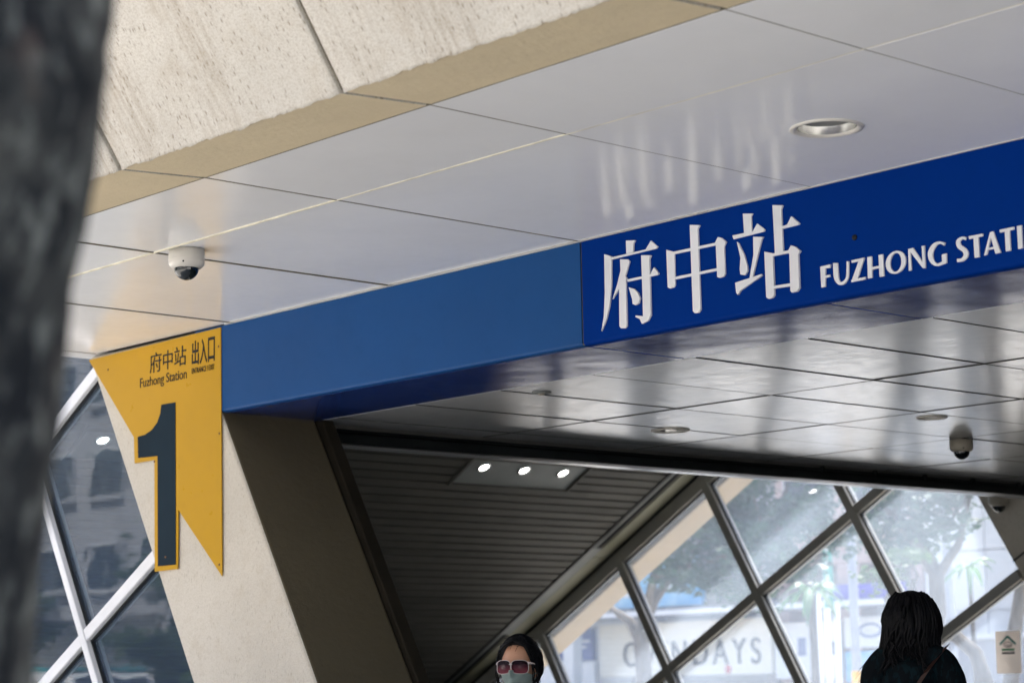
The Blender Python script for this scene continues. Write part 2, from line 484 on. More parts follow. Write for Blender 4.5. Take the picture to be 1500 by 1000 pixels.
GLYPHS = {'fu': [[(-5.7884,3.193),(-5.7385,3.1854),(-5.7474,3.1762),(-5.7514,3.1412),(-5.7886,3.1415)],[(-5.8709,3.1396),(-5.6836,3.1408),(-5.6543,3.1708),(-5.6199,3.1416),(-5.6261,3.1352),(-5.8713,3.1308)],[(-5.9092,3.1584),(-5.8691,3.1431),(-5.8742,3.0253),(-5.8865,2.9516),(-5.9069,2.8979),(-5.9349,2.8577),(-5.9197,2.9123),(-5.9111,3.0056)],[(-5.8223,3.1243),(-5.7808,3.1177),(-5.7707,3.1086),(-5.7915,3.063),(-5.8282,3.0122),(-5.8698,2.9744),(-5.8407,3.0297),(-5.8213,3.0802)],[(-5.8311,3.0283),(-5.7987,3.056),(-5.7887,3.0457),(-5.7934,3.0351),(-5.7948,2.8589),(-5.8037,2.8514),(-5.827,2.8545),(-5.8345,2.863)],[(-5.7837,3.0393),(-5.662,3.0394),(-5.6407,3.0645),(-5.6173,3.0374),(-5.6234,3.0322),(-5.7841,3.03)],[(-5.7065,3.1215),(-5.6549,3.1132),(-5.6638,3.101),(-5.6647,2.8831),(-5.679,2.8635),(-5.7133,2.8559),(-5.7228,2.8757),(-5.7463,2.887),(-5.7444,2.8929),(-5.7054,2.8844),(-5.7053,2.9753)],[(-5.778,3.0072),(-5.7507,2.9975),(-5.73,2.9789),(-5.7197,2.9557),(-5.7273,2.9382),(-5.7446,2.9326),(-5.759,2.9397),(-5.7608,2.9586)]],'zhong': [[(-5.5753,3.122),(-5.5334,3.1066),(-5.5345,2.9807),(-5.5406,2.9724),(-5.5614,2.9707),(-5.5737,2.9774)],[(-5.5367,3.1083),(-5.3168,3.1077),(-5.3172,3.0981),(-5.5371,3.0986)],[(-5.3248,3.1078),(-5.3096,3.1269),(-5.2908,3.1202),(-5.2694,3.1022),(-5.2804,3.0861),(-5.2794,2.9842),(-5.2894,2.9738),(-5.3093,2.9732),(-5.3194,2.9784),(-5.3213,3.0958)],[(-5.5357,3.0108),(-5.3163,3.0109),(-5.3168,3.0013),(-5.5361,3.0011)],[(-5.4488,3.1966),(-5.3979,3.1866),(-5.4089,3.1751),(-5.4076,2.8683),(-5.4185,2.8578),(-5.4371,2.8586),(-5.4465,2.8678)]],'zhan': [[(-5.1834,3.1935),(-5.1356,3.1851),(-5.1438,3.1764),(-5.1434,3.1188),(-5.1807,3.1185)],[(-5.2377,3.1209),(-5.138,3.1196),(-5.1159,3.1449),(-5.0805,3.1164),(-5.0846,3.1094),(-5.2329,3.1058)],[(-5.217,3.0936),(-5.2094,3.0876),(-5.1843,3.0407),(-5.1708,2.9971),(-5.1702,2.9763),(-5.184,2.9636),(-5.2047,2.9697),(-5.2077,2.991),(-5.2019,3.0316)],[(-5.1366,3.0993),(-5.0894,3.0902),(-5.0974,3.0815),(-5.1106,3.0465),(-5.1485,2.9464),(-5.1606,2.9512),(-5.1382,3.0333)],[(-5.2318,2.943),(-5.1035,2.9554),(-5.1015,2.9498),(-5.2059,2.9107),(-5.2206,2.8969),(-5.2272,2.905)],[(-5.0383,3.1993),(-4.9904,3.1896),(-4.9985,3.1775),(-4.9967,3.0164),(-5.0351,3.0167)],[(-5.0001,3.1139),(-4.9722,3.1161),(-4.9522,3.143),(-4.9151,3.1104),(-4.9213,3.1063),(-4.9991,3.1044)],[(-5.0844,3.0352),(-5.0454,3.0225),(-5.0453,2.8695),(-5.0548,2.861),(-5.0738,2.8602),(-5.0833,2.8674)],[(-5.0485,3.0218),(-4.9657,3.0218),(-4.9662,3.0115),(-5.049,3.0119)],[(-4.9718,3.0205),(-4.9575,3.0373),(-4.94,3.0304),(-4.9158,3.0103),(-4.9267,2.9993),(-4.9269,2.8781),(-4.9386,2.8671),(-4.9609,2.8658),(-4.968,2.8726),(-4.9665,3.0057)],[(-5.0467,2.9029),(-4.9643,2.901),(-4.9648,2.8907),(-5.0472,2.8936)]]}
LETTERS = {'F': [[(-4.8303,2.9409),(-4.8065,2.9408),(-4.811,2.8659),(-4.8289,2.8654)],[(-4.8065,2.9408),(-4.784,2.9414),(-4.7853,2.9296),(-4.807,2.9309)],[(-4.8084,2.9046),(-4.7885,2.9052),(-4.789,2.8974),(-4.8088,2.8963)]],'U': [[(-4.772,2.944),(-4.7721,2.9392),(-4.7723,2.9323),(-4.7723,2.9243),(-4.7721,2.9167),(-4.772,2.9093),(-4.7718,2.9015),(-4.771,2.8935),(-4.7691,2.8859),(-4.7658,2.879),(-4.7613,2.873),(-4.7562,2.8679),(-4.7504,2.8638),(-4.7438,2.8613),(-4.7372,2.8606),(-4.7312,2.8613),(-4.7258,2.8631),(-4.7208,2.8657),(-4.716,2.8692),(-4.7117,2.8737),(-4.7083,2.8791),(-4.7062,2.8853),(-4.7052,2.892),(-4.7046,2.8992),(-4.704,2.9065),(-4.7032,2.915),(-4.7026,2.9246),(-4.7022,2.9333),(-4.7018,2.9393),(-4.7108,2.9408),(-4.7113,2.9348),(-4.7119,2.9261),(-4.7126,2.9167),(-4.7136,2.9083),(-4.7145,2.901),(-4.7154,2.8942),(-4.7166,2.8882),(-4.7185,2.8834),(-4.7213,2.8795),(-4.7249,2.8762),(-4.7287,2.8737),(-4.7324,2.8721),(-4.7357,2.8713),(-4.7389,2.8711),(-4.7413,2.8716),(-4.7428,2.8725),(-4.7445,2.8747),(-4.7465,2.8783),(-4.7483,2.8828),(-4.7496,2.8875),(-4.7505,2.8929),(-4.7509,2.8997),(-4.7512,2.9072),(-4.7513,2.9145),(-4.7515,2.9219),(-4.7514,2.9295),(-4.7513,2.9364),(-4.7512,2.9412)]],'Z': [[(-4.6901,2.9406),(-4.6335,2.9414),(-4.6352,2.934),(-4.6893,2.9317)],[(-4.6555,2.9377),(-4.635,2.9375),(-4.6697,2.8653),(-4.6942,2.8654)],[(-4.6939,2.8721),(-4.6322,2.873),(-4.6339,2.8645),(-4.6937,2.8638)]],'H': [[(-4.6202,2.9408),(-4.6011,2.9408),(-4.6033,2.8665),(-4.6211,2.8661)],[(-4.5707,2.9406),(-4.5524,2.9407),(-4.5517,2.8642),(-4.5706,2.8641)],[(-4.6032,2.9023),(-4.5703,2.9027),(-4.5707,2.8952),(-4.6036,2.8947)]],'O': [[(-4.4561,2.9039),(-4.4577,2.8952),(-4.4613,2.887),(-4.4668,2.8795),(-4.4739,2.8733),(-4.4823,2.8686),(-4.4915,2.8656),(-4.5011,2.8646),(-4.5106,2.8655),(-4.5195,2.8683),(-4.5274,2.8729),(-4.5339,2.879),(-4.5386,2.8865),(-4.5414,2.8947),(-4.5419,2.9035),(-4.5232,2.9036),(-4.5229,2.8964),(-4.5215,2.8896),(-4.519,2.8835),(-4.5154,2.8785),(-4.511,2.8747),(-4.506,2.8723),(-4.5007,2.8716),(-4.4952,2.8724),(-4.49,2.8748),(-4.4852,2.8787),(-4.4811,2.8838),(-4.4778,2.8899),(-4.4756,2.8967),(-4.4746,2.9038)],[(-4.5419,2.9035),(-4.5404,2.9122),(-4.5367,2.9206),(-4.5311,2.928),(-4.5239,2.9343),(-4.5155,2.939),(-4.5062,2.9419),(-4.4966,2.9429),(-4.4871,2.9419),(-4.4782,2.939),(-4.4704,2.9344),(-4.464,2.9282),(-4.4593,2.9208),(-4.4567,2.9126),(-4.4561,2.9039),(-4.4746,2.9038),(-4.4748,2.9109),(-4.4762,2.9177),(-4.4787,2.9238),(-4.4823,2.9289),(-4.4867,2.9327),(-4.4916,2.935),(-4.497,2.9358),(-4.5024,2.935),(-4.5077,2.9326),(-4.5125,2.9288),(-4.5167,2.9237),(-4.5199,2.9176),(-4.5221,2.9107),(-4.5232,2.9036)]],'N': [[(-4.4441,2.9409),(-4.4355,2.941),(-4.4349,2.8664),(-4.4454,2.8661)],[(-4.4441,2.9409),(-4.4231,2.942),(-4.3767,2.8709),(-4.377,2.865),(-4.3861,2.8654)],[(-4.3865,2.9416),(-4.3761,2.9419),(-4.3764,2.8659),(-4.3861,2.8659)]],'G': [[(-4.2899,2.9374),(-4.2936,2.9389),(-4.2992,2.9414),(-4.3059,2.9439),(-4.3128,2.9455),(-4.3194,2.946),(-4.3264,2.9459),(-4.3338,2.9445),(-4.3408,2.9415),(-4.3474,2.9367),(-4.3538,2.9304),(-4.3593,2.923),(-4.3628,2.9148),(-4.3635,2.906),(-4.3621,2.8971),(-4.3592,2.8887),(-4.3552,2.8813),(-4.3498,2.8751),(-4.3431,2.87),(-4.3358,2.8662),(-4.3279,2.8638),(-4.3194,2.8634),(-4.3106,2.8645),(-4.3031,2.866),(-4.298,2.867),(-4.3024,2.8767),(-4.3074,2.8754),(-4.3144,2.8735),(-4.3215,2.8722),(-4.3268,2.8725),(-4.3307,2.8746),(-4.3345,2.878),(-4.3376,2.882),(-4.3398,2.8863),(-4.3417,2.8914),(-4.3432,2.8977),(-4.3438,2.904),(-4.3434,2.9094),(-4.3415,2.9148),(-4.3381,2.9208),(-4.3339,2.9266),(-4.3299,2.9309),(-4.3262,2.9338),(-4.322,2.9359),(-4.3173,2.9371),(-4.3128,2.9375),(-4.3082,2.9364),(-4.3031,2.9339),(-4.2983,2.931),(-4.2948,2.9289)],[(-4.3057,2.8995),(-4.2871,2.9005),(-4.2885,2.8685),(-4.3059,2.8668)]],'S': [[(-4.2039,2.942),(-4.2068,2.9429),(-4.2113,2.9445),(-4.2169,2.9461),(-4.2229,2.9465),(-4.2288,2.9455),(-4.2348,2.9436),(-4.2405,2.9407),(-4.2448,2.9361),(-4.2464,2.9302),(-4.246,2.9241),(-4.244,2.9179),(-4.2405,2.9115),(-4.2349,2.9057),(-4.2286,2.901),(-4.2235,2.8973),(-4.2208,2.8946),(-4.2194,2.8922),(-4.2183,2.8894),(-4.2179,2.8869),(-4.218,2.8849),(-4.2189,2.8824),(-4.2211,2.8792),(-4.2242,2.8763),(-4.2272,2.8745),(-4.2309,2.8739),(-4.2362,2.8742),(-4.2416,2.875),(-4.2456,2.8755),(-4.2457,2.8647),(-4.2418,2.8643),(-4.2358,2.8636),(-4.2288,2.8632),(-4.2218,2.864),(-4.2156,2.8663),(-4.2099,2.8694),(-4.2049,2.8734),(-4.2014,2.8784),(-4.1999,2.8842),(-4.2003,2.8902),(-4.2022,2.8962),(-4.2058,2.9023),(-4.2116,2.9079),(-4.2181,2.9124),(-4.2234,2.9159),(-4.2264,2.9186),(-4.2282,2.9215),(-4.2297,2.925),(-4.2304,2.9281),(-4.2305,2.93),(-4.2297,2.9319),(-4.2272,2.9346),(-4.2236,2.9369),(-4.2206,2.9381),(-4.2181,2.9377),(-4.2147,2.9361),(-4.2112,2.934),(-4.2085,2.9324)]],'T': [[(-4.1941,2.9431),(-4.1376,2.9434),(-4.1393,2.9349),(-4.1935,2.9336)],[(-4.1752,2.9365),(-4.156,2.9372),(-4.1563,2.8677),(-4.1749,2.8677)]],'A': [[(-4.1094,2.9426),(-4.1001,2.9435),(-4.1266,2.8707),(-4.1376,2.8696)],[(-4.1106,2.9423),(-4.0967,2.9439),(-4.0717,2.8687),(-4.0923,2.8682)],[(-4.1253,2.8915),(-4.0931,2.8921),(-4.0935,2.8858),(-4.1257,2.8852)]],'T2': [[(-4.0714,2.9445),(-4.0157,2.9452),(-4.0169,2.9362),(-4.0709,2.9351)],[(-4.0514,2.9372),(-4.0332,2.937),(-4.0331,2.8692),(-4.0512,2.8693)]],'I': [[(-4.0039,2.9451),(-3.9859,2.9454),(-3.9869,2.8699),(-4.0037,2.8693)]]}
ONE = [(-9.0407,2.904),(-8.9163,2.9024),(-8.9043,2.1098),(-9.0604,2.1097),(-9.0709,2.6525),(-9.2476,2.6582),(-9.2526,2.765),(-9.1869,2.7689),(-9.1251,2.7867),(-9.0763,2.8193),(-9.0493,2.8607)]
YSIGN = [(-9.7315,3.2118),(-8.5332,3.2229),(-8.5156,2.0349),(-8.8881,2.3734),(-8.8909,2.0878),(-9.0921,2.0849),(-9.103,2.6355),(-9.2834,2.6343),(-9.292,2.7658)]
from mathutils import noise as mnoise

# ================================================================ ground, roads, pavements
def struct(name, me, mt, label, cat):
    o = obj(name, me, mt)
    return tag(o, label, cat, kind='structure')

struct('ground', box(-400, 300, -300, 400, -0.9, -0.14), M['asphalt'], 'wide dark ground sheet under the streets', 'ground')
struct('pavement', box(-120, 60, -8.5, 28.6, -0.30, 0.0, 0.02), M['paving'], 'pale granite pavement around the station entrance', 'pavement')
struct('pavement', box(-120, 60, 33.5, 60.0, -0.30, -0.004, 0.02), M['paving'], 'pale pavement in front of the shops across the street', 'pavement')
struct('pavement', box(-140, 60, -60.0, -21.0, -0.30, -0.008, 0.02), M['paving'], 'pavement on the far side of the road behind the photographer', 'pavement')
struct('road', box(-160, 100, 28.62, 33.48, -0.135, -0.120), M['asphalt'], 'asphalt street beyond the station entrance', 'road')
struct('road', box(-160, 100, -20.98, -8.52, -0.135, -0.121), M['asphalt'], 'asphalt road in front of the station entrance', 'road')
for nm, y in (('lane_marking', 31.0), ('lane_marking', -13.2)):
    bm = bmesh.new()
    for k in range(30):
        add_box(bm, -120 + k * 7, -116 + k * 7, y - .07, y + .07, -0.1195, -0.1155)
    tag(obj(nm, bm_mesh(bm), M['marking']), 'broken white centre line painted on the street ' + ('beyond the entrance' if y > 0 else 'before the entrance'), 'road marking', kind='structure')
struct('platform', box(-9.2, 2.3, 5.55, 13.9, -0.05, 0.18, 0.015), M['granite'], 'raised stone step under the entrance canopy', 'platform')

struct('stair_shade_slab', box(-17.2, -9.22, 6.06, 13.28, -0.02, 0.012), M['granite'], 'dark slab added in place of the unlit stair opening', 'floor')  # dark slab added for the shade of the open stairwell
sw_ = obj('shade_wall', box(2.31, 2.7, 5.9, 13.6, 0.0, 3.33, .01), M['granite'])  # out of view, added to keep daylight out of the passage
tag(sw_, 'unseen dark stone wall added to shade the right end of the passage', 'wall')

# ================================================================ concrete edge beam of the canopy
BY, BZ = 3.755, 3.214                       # front lower edge of the beam
KY = -0.641                                 # the face leans out towards the street
def beam_piece(x0, x1, rich, seed):
    g = 0.011
    x0, x1 = x0 + g, x1 - g
    top = 4.55
    yt = BY + KY * (top - BZ)
    bm = bmesh.new()
    if not rich:
        add_prism(bm, [(BY, BZ), (4.088, 3.233), (4.088, top), (yt, top)], x0, x1, 'X', 0.006)
        me = bm_mesh(bm)
        return me
    nu, nv = 72, 46
    L = math.hypot(top - BZ, yt - BY)
    rows = []
    for j in range(nv + 1):
        t = (j / nv) ** 1.35
        y, z = BY + (yt - BY) * t, BZ + (top - BZ) * t
        s = t * L
        row = []
        for i in range(nu + 1):
            x = x0 + (x1 - x0) * i / nu
            n = mnoise.fractal(Vector((x * 9, s * 3.2, seed * 7.1)), 0.9, 2.1, 4) * 0.0030
            n += mnoise.fractal(Vector((x * 34, s * 14, seed * 3.3)), 0.9, 2.1, 3) * 0.0016
            if s < 0.09:               # worn plaster lip along the bottom edge
                k = (1 - s / 0.09)
                n += k * (0.004 + 0.007 * abs(mnoise.fractal(Vector((x * 26, s * 9, seed)), 0.8, 2.0, 3)))
            e = min(i, nu - i)
            if e < 2: n = -0.004 if e == 0 else n * 0.4
            nz = n
            dz = 0.0
            if j == 0:
                dz = -0.004 + 0.006 * mnoise.fractal(Vector((x * 22, 3.7, seed)), 0.8, 2.0, 4)
            row.append(bm.verts.new((x, y - nz * 0.84, z + dz - nz * 0.54)))
        rows.append(row)
    for j in range(nv):
        for i in range(nu):
            f = bm.faces.new((rows[j][i], rows[j][i+1], rows[j+1][i+1], rows[j+1][i])); f.smooth = True
    # underside, ends, top and back
    back = [bm.verts.new((v.co.x, 4.088, 3.233)) for v in rows[0]]
    mid = [bm.verts.new((v.co.x, BY + 0.012, BZ + 0.0005)) for v in rows[0]]
    for i in range(nu):
        f1 = bm.faces.new((rows[0][i+1], rows[0][i], mid[i], mid[i+1]))
        f2 = bm.faces.new((mid[i+1], mid[i], back[i], back[i+1])); f1.material_index = 1; f2.material_index = 1
    bt = [bm.verts.new((back[0].co.x, 4.088, top)), bm.verts.new((back[-1].co.x, 4.088, top))]
    bm.faces.new([r[0] for r in rows] + [bt[0], back[0], mid[0]])
    bm.faces.new([r[-1] for r in rows][::-1] + [mid[-1], back[-1], bt[1]])
    bm.faces.new(rows[-1] + [bt[1], bt[0]])
    bm.faces.new(back[::-1] + [bt[0], bt[1]])
    return bm_mesh(bm)

beam = thing('canopy_beam', (-4.0, 3.9, 3.2), 'weathered beige concrete edge beam running along the top of the canopy', 'beam')
xs = [-9.655 + 1.2 * k for k in range(0, 11)]
for k in range(len(xs) - 1):
    rich = -7.4 < xs[k] < -2.5
    obj('concrete_panel', beam_piece(xs[k], xs[k+1], rich, k), [M['conc_face'], M['conc_under']], beam)
yt = BY + KY * (4.50 - BZ)
obj('joint_filler', prism([(BY + .013, BZ + .012), (4.07, 3.245), (4.07, 4.5), (yt + .016, 4.5)], xs[0] + .02, xs[-1] - .02, 'X'), M['olive_joint'], beam)

# ================================================================ white soffit under the canopy
ZS = 3.235
sof = thing('soffit', (-4.0, 5.0, ZS), 'glossy white metal panel soffit under the canopy edge above the blue sign', 'soffit')
Y1, Y2, Y3 = 4.092, 4.665, 5.866
for (ya, yb) in ((Y1, Y2), (Y2, Y3)):
    me = box(-0.597, 0.597, ya + .003, yb - .003, 0.0, 0.022, 0.0025)
    for k in range(len(xs) - 1):
        o = obj('soffit_panel', me, M['soffit'], sof, (xs[k] + 0.6, 0, ZS))
        o.rotation_euler = ((0.0006 * math.sin(k * 7.3)), 0.0006 * math.cos(k * 3.1), 0)
obj('end_panel', box(-9.83, -9.661, Y1 + .003, 6.02, ZS, ZS + .022, 0.0025), M['soffit'], sof)
for k in range(len(xs)):
    obj('dark_joint', box(xs[k] - .0048, xs[k] + .0048, Y1 + .004, Y3 - .006, ZS - .0012, ZS + .02), M['olive_joint'], sof)
obj('cream_joint', box(-9.83, xs[-1], Y2 - .0045, Y2 + .0045, ZS - .002, ZS + .018, 0.001), M['cream_joint'], sof)
obj('edge_joint', box(-9.83, xs[-1], 4.0885, 4.0945, ZS - .0025, ZS + .02), M['olive_joint'], sof)
obj('backing_sheet', box(-9.83, xs[-1], Y1, 6.4, ZS + .026, ZS + .05), M['roofing'], sof)
obj('fascia_joint', box(-8.5, xs[-1], Y3 - .004, Y3 + .006, ZS - .006, ZS + .018), M['alu'], sof)

# canopy roof slab (keeps daylight out from above)
roof = obj('canopy_roof', box(-9.82, 2.3, 4.1, 15.2, 3.34, 3.60, 0.01), M['roofing'])
tag(roof, 'flat grey canopy roof over the entrance', 'roof', kind='structure')

# ================================================================ blue fascia with station sign
ZB = 2.814
YF = 5.87
fas = thing('blue_fascia', (-7.2, YF, ZB), 'plain mid-blue metal fascia between the yellow sign and the lettered sign', 'fascia')
def fascia_prof(r=0.016, yb=5.905):
    pts = [(yb, ZS - .004), (YF, ZS - .004)]
    for k in range(7):
        a = PI / 2 * k / 6
        pts.append((YF + r - r * math.cos(a), ZB + r - r * math.sin(a)))
    pts += [(yb, ZB)]
    return pts
obj('front_panel', prism(fascia_prof(), -8.76, -6.052, 'X'), M['plain_blue'], fas)
obj('underside_panel', box(-8.60, -6.052, 5.909, 6.456, ZB, ZB + .02, .002), M['under_blue'], fas)

sgn = thing('station_sign', (-4.0, YF, ZB), 'deep blue sign board with white lettering 府中站 FUZHONG STATION', 'sign')
obj('sign_board', prism(fascia_prof(), -6.042, 2.3, 'X'), M['sign_blue'], sgn)
obj('joint_strip', box(-6.0515, -6.0425, YF + .004, 5.9, ZB + .003, ZS - .006), M['dark'], sgn)
for a, b in ((-6.042, -4.845), (-4.839, -3.645), (-3.639, -2.445), (-2.439, -1.245), (-1.239, 2.3)):
    obj('underside_panel', box(a, b, 5.909, 6.456, ZB, ZB + .02, .002), M['under_blue'], sgn)

def shift_poly(p, dx, dz): return [(x + dx, z + dz) for x, z in p]
def letter(name, polys, y0, y1, mt, parent):
    bm = bmesh.new()
    for i_, p in enumerate(polys):          # strokes overlap: each lies a hair proud of the last
        add_prism(bm, p, y0 - i_ * .0004, y1 + i_ * .0004, 'Y')
    return obj(name, bm_mesh(bm), mt, parent)
for nm in ('fu', 'zhong', 'zhan'):
    letter('character', GLYPHS[nm], YF - .006, YF + .002, M['white_letter'], sgn)
for nm in ('F', 'U', 'Z', 'H', 'O', 'N', 'G', 'S', 'T', 'A', 'T2', 'I'):
    letter('letter', LETTERS[nm], YF - .006, YF + .002, M['white_letter'], sgn)
wI = LETTERS['I'][0][1][0] - LETTERS['I'][0][0][0]
ox = min(p[0] for q in LETTERS['O'] for p in q); nx = min(p[0] for q in LETTERS['N'] for p in q)
ix = max(p[0] for q in LETTERS['I'] for p in q)
letter('letter', [shift_poly(p, ix + .03 - ox, 0) for p in LETTERS['O']], YF - .006, YF + .002, M['white_letter'], sgn)
letter('letter', [shift_poly(p, ix + .03 - ox, 0) for p in LETTERS['N']], YF - .006, YF + .002, M['white_letter'], sgn)
me = lathe([(0.0, 0.006), (0.009, 0.005), (0.011, 0.0)], 12)
o = obj('screw', me, M['ink'], sgn, (-4.675, YF - .0005, 3.020)); o.rotation_euler = (R(90), 0, 0)

# ================================================================ slanted concrete columns
TL = 0.577
def column(name, cl, cr, y0, y1, ztop, zbot, label, mt):
    """parallelogram leg: edges are lines x + TL*(z-ZC) = c"""
    xl = lambda z: cl - TL * (z - ZC)
    xr = lambda z: cr - TL * (z - ZC)
    bm = bmesh.new()
    add_prism(bm, [(xl(zbot), zbot), (xr(zbot), zbot), (xr(ztop), ztop), (xl(ztop), ztop)], y0, y1, 'Y', 0.02, 3)
    me = bm_mesh(bm)
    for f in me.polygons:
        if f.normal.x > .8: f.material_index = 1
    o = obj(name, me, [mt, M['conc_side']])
    return tag(o, label, 'column')
# measured: left edge c = -8.752, right edge c = -7.795
column('slanted_column', -8.752, -7.785, 5.876, 6.44, 3.233, 0.0, 'slanted beige concrete column carrying the yellow exit sign', M['conc_col'])
post = obj('gate_post', prism([(-8.62, ZB - .001), (-8.50, ZB - .001), (-7.02, 0.18), (-7.14, 0.18)][::1], 6.444, 6.52, 'Y', .006), M['post_brown'])
tag(post, 'dark slanted steel gate post behind the near concrete column', 'post')

# ================================================================ inner ceiling
cei = thing('ceiling', (-6, 9.5, ZB), 'glossy white square panel ceiling inside the entrance passage', 'ceiling')
YR = [6.462, 7.615, 8.748, 9.888, 11.03, 12.17, 12.88]
XR = [-8.40 + 0.6 * k for k in range(0, 16)]
rg = random.Random(5)
for a, b in zip(YR, YR[1:]):
    me = box(-0.297, 0.297, a + .003, b - .003, 0.0, 0.02, 0.002)
    for xa in XR:
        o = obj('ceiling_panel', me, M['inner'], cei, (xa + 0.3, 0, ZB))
        o.rotation_euler = (rg.uniform(-.0002, .0002), rg.uniform(-.0005, .0005), 0)
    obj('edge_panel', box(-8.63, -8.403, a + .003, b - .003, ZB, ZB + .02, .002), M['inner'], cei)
obj('backing_sheet', box(-8.63, 1.2, 6.46, 12.9, ZB + .024, ZB + .04), M['slat_back'], cei)
for xa in XR:
    obj('joint', box(xa - .0036, xa + .0036, 6.47, 12.87, ZB - .0016, ZB + .018), M['joint_grey'], cei)
for ya in YR[1:-1]:
    obj('joint', box(-8.62, 1.19, ya - .0042, ya + .0042, ZB - .0022, ZB + .0185), M['joint_grey'], cei)

# far edge of the passage: matching fascia, soffit and beam on the other side
ff = thing('rear_fascia', (-4, 13.4, ZB), 'blue fascia on the far side of the passage', 'fascia')
obj('front_panel', box(-8.5, 2.3, 13.35, 13.45, ZB, 3.3, .006), M['plain_blue'], ff)
obj('underside_panel', box(-8.5, 2.3, 12.884, 13.346, ZB, ZB + .02, .002), M['under_blue'], ff)
fs = thing('rear_soffit', (-4, 14.4, ZS), 'white panel soffit on the far side of the canopy', 'soffit')
for k in range(len(xs) - 1):
    obj('soffit_panel', box(xs[k] + .003, xs[k+1] - .003, 13.47, 15.1, ZS, ZS + .02, .002), M['soffit'], fs)
rb = obj('rear_beam', prism([(15.12, 3.2), (15.44, 3.19), (16.3, 4.5), (15.12, 4.5)], -9.655, 2.3, 'X', .006), M['conc_under'])
tag(rb, 'concrete edge beam on the far side of the canopy', 'beam')

# ================================================================ black gate track on the left of the passage
trk = thing('gate_track', (-8.7, 6.5, 2.7), 'black steel shutter track hanging across the passage ceiling', 'track')
obj('channel', box(-8.70, -8.64, 6.57, 13.28, 2.724, 2.776, .004), M['black'], trk)
obj('rear_channel', box(-8.78, -8.705, 6.57, 13.28, 2.742, 2.80, .004), M['black'], trk)
obj('rod', box(-8.668, -8.650, 6.57, 13.28, 2.787, 2.799, .003), M['black'], trk)
for k in range(6):
    y = 10.45 + k * .52
    obj('bracket', box(-8.672, -8.646, y - .010, y + .010, 2.770, ZB, .002), M['black'], trk)
obj('trim', box(-9.00, -8.90, 6.57, 13.28, 2.748, 2.785, .003), M['inner'], trk)

bulk = obj('bulkhead', box(-8.89, -8.79, 6.1, 13.3, 2.80, 5.30), M['roofing'])
tag(bulk, 'dark bulkhead wall above the gate track', 'wall')

# ================================================================ sloping slatted ceiling over the stairs
ANG = math.atan(TL)
CZ = 8.835 + ZC                              # z = CZ + TL * x
slc = thing('slatted_ceiling', (-12, 9.5, CZ - 12 * TL), 'sloping ceiling of narrow grey metal slats above the stairs', 'ceiling')
slat_me = None
def slat_mesh(y0, y1):
    bm = bmesh.new()
    # thin folded strip, 86 mm face with turned-up edges
    prof = [(-.040, .014), (-.040, .002), (-.037, 0), (.037, 0), (.040, .002), (.040, .014), (.0375, .014), (.0375, .003), (-.0375, .003), (-.0375, .014)]
    pts = [(x, z) for x, z in prof]
    A = [bm.verts.new((x, y0, z)) for x, z in pts]; B = [bm.verts.new((x, y1, z)) for x, z in pts]
    n = len(pts)
    for i in range(n):
        bm.faces.new((A[i], A[(i+1) % n], B[(i+1) % n], B[i]))
    return bm_mesh(bm)
full = slat_mesh(6.15, 12.94)
left_part = slat_mesh(6.15, 7.41)
mid_part = slat_mesh(8.685, 10.78)
right_part = slat_mesh(12.05, 12.94)
dx = 0.1 * math.cos(ANG)
k = 0
x = -8.95
LP0, LP1 = -12.60, -12.355                   # strip of the ceiling taken by the lamp panel
while x > -17.6:
    z = CZ + TL * x
    parts = [full]
    if LP0 < x < LP1 + .02: parts = [left_part, mid_part, right_part]
    for me in parts:
        o = obj('slat', me, M['slat'], slc, (x, 0, z))
        o.rotation_euler = (0, -ANG, 0)
    x -= dx
def slope_box(bm, x0, x1, y0, y1, n0, n1, bev=0.0):
    """box lying on the sloping ceiling: x range, y range, height above the ceiling plane"""
    nx_, nz_ = -math.sin(ANG), math.cos(ANG)
    P = []
    for nn in (n0, n1):
        for (xx, yy) in ((x0, y0), (x1, y0), (x1, y1), (x0, y1)):
            P.append(bm.verts.new((xx + nx_ * nn, yy, CZ + TL * xx + nz_ * nn)))
    fs_ = [bm.faces.new([P[i] for i in q]) for q in ((3,2,1,0),(4,5,6,7),(0,1,5,4),(1,2,6,5),(2,3,7,6),(3,0,4,7))]
    if bev: bmesh.ops.bevel(bm, geom=list({e for f in fs_ for e in f.edges}), offset=bev, segments=1, affect='EDGES')
def sbox(*a, **k_):
    bm = bmesh.new(); slope_box(bm, *a, **k_); return bm_mesh(bm)
obj('backing_sheet', sbox(-17.7, -8.75, 6.0, 13.5, .03, .12), M['slat_back'], slc)
obj('edge_trim', sbox(-17.6, -8.8, 12.95, 12.975, -.012, .028, bev=.002), M['dark'], slc)
obj('edge_panel', sbox(-14.52, -13.315, 12.98, 13.10, -.004, .028, bev=.002), M['trim'], slc)
obj('edge_panel', sbox(-17.6, -15.72, 12.98, 13.10, -.004, .028, bev=.002), M['trim'], slc)
for a, b in ((-13.31, -10.9), (-15.71, -14.525)):
    obj('light_groove', sbox(a, b, 12.98, 13.10, .016, .028), M['black'], slc)
    obj('groove_rail', sbox(a, b, 13.00, 13.02, -.004, .018, bev=.001), M['trim'], slc)
    obj('groove_rail', sbox(a, b, 13.06, 13.075, -.004, .018, bev=.001), M['dark'], slc)
for a, b in ((-13.43, -8.8), (-14.64, -13.436), (-15.85, -14.646), (-17.6, -15.856)):
    obj('beige_strip', sbox(a, b, 13.105, 13.27, -.002, .028, bev=.002), M['beige_trim'], slc)
obj('shadow_gap', sbox(-17.6, -8.8, 13.272, 13.30, .01, .028), M['black'], slc)

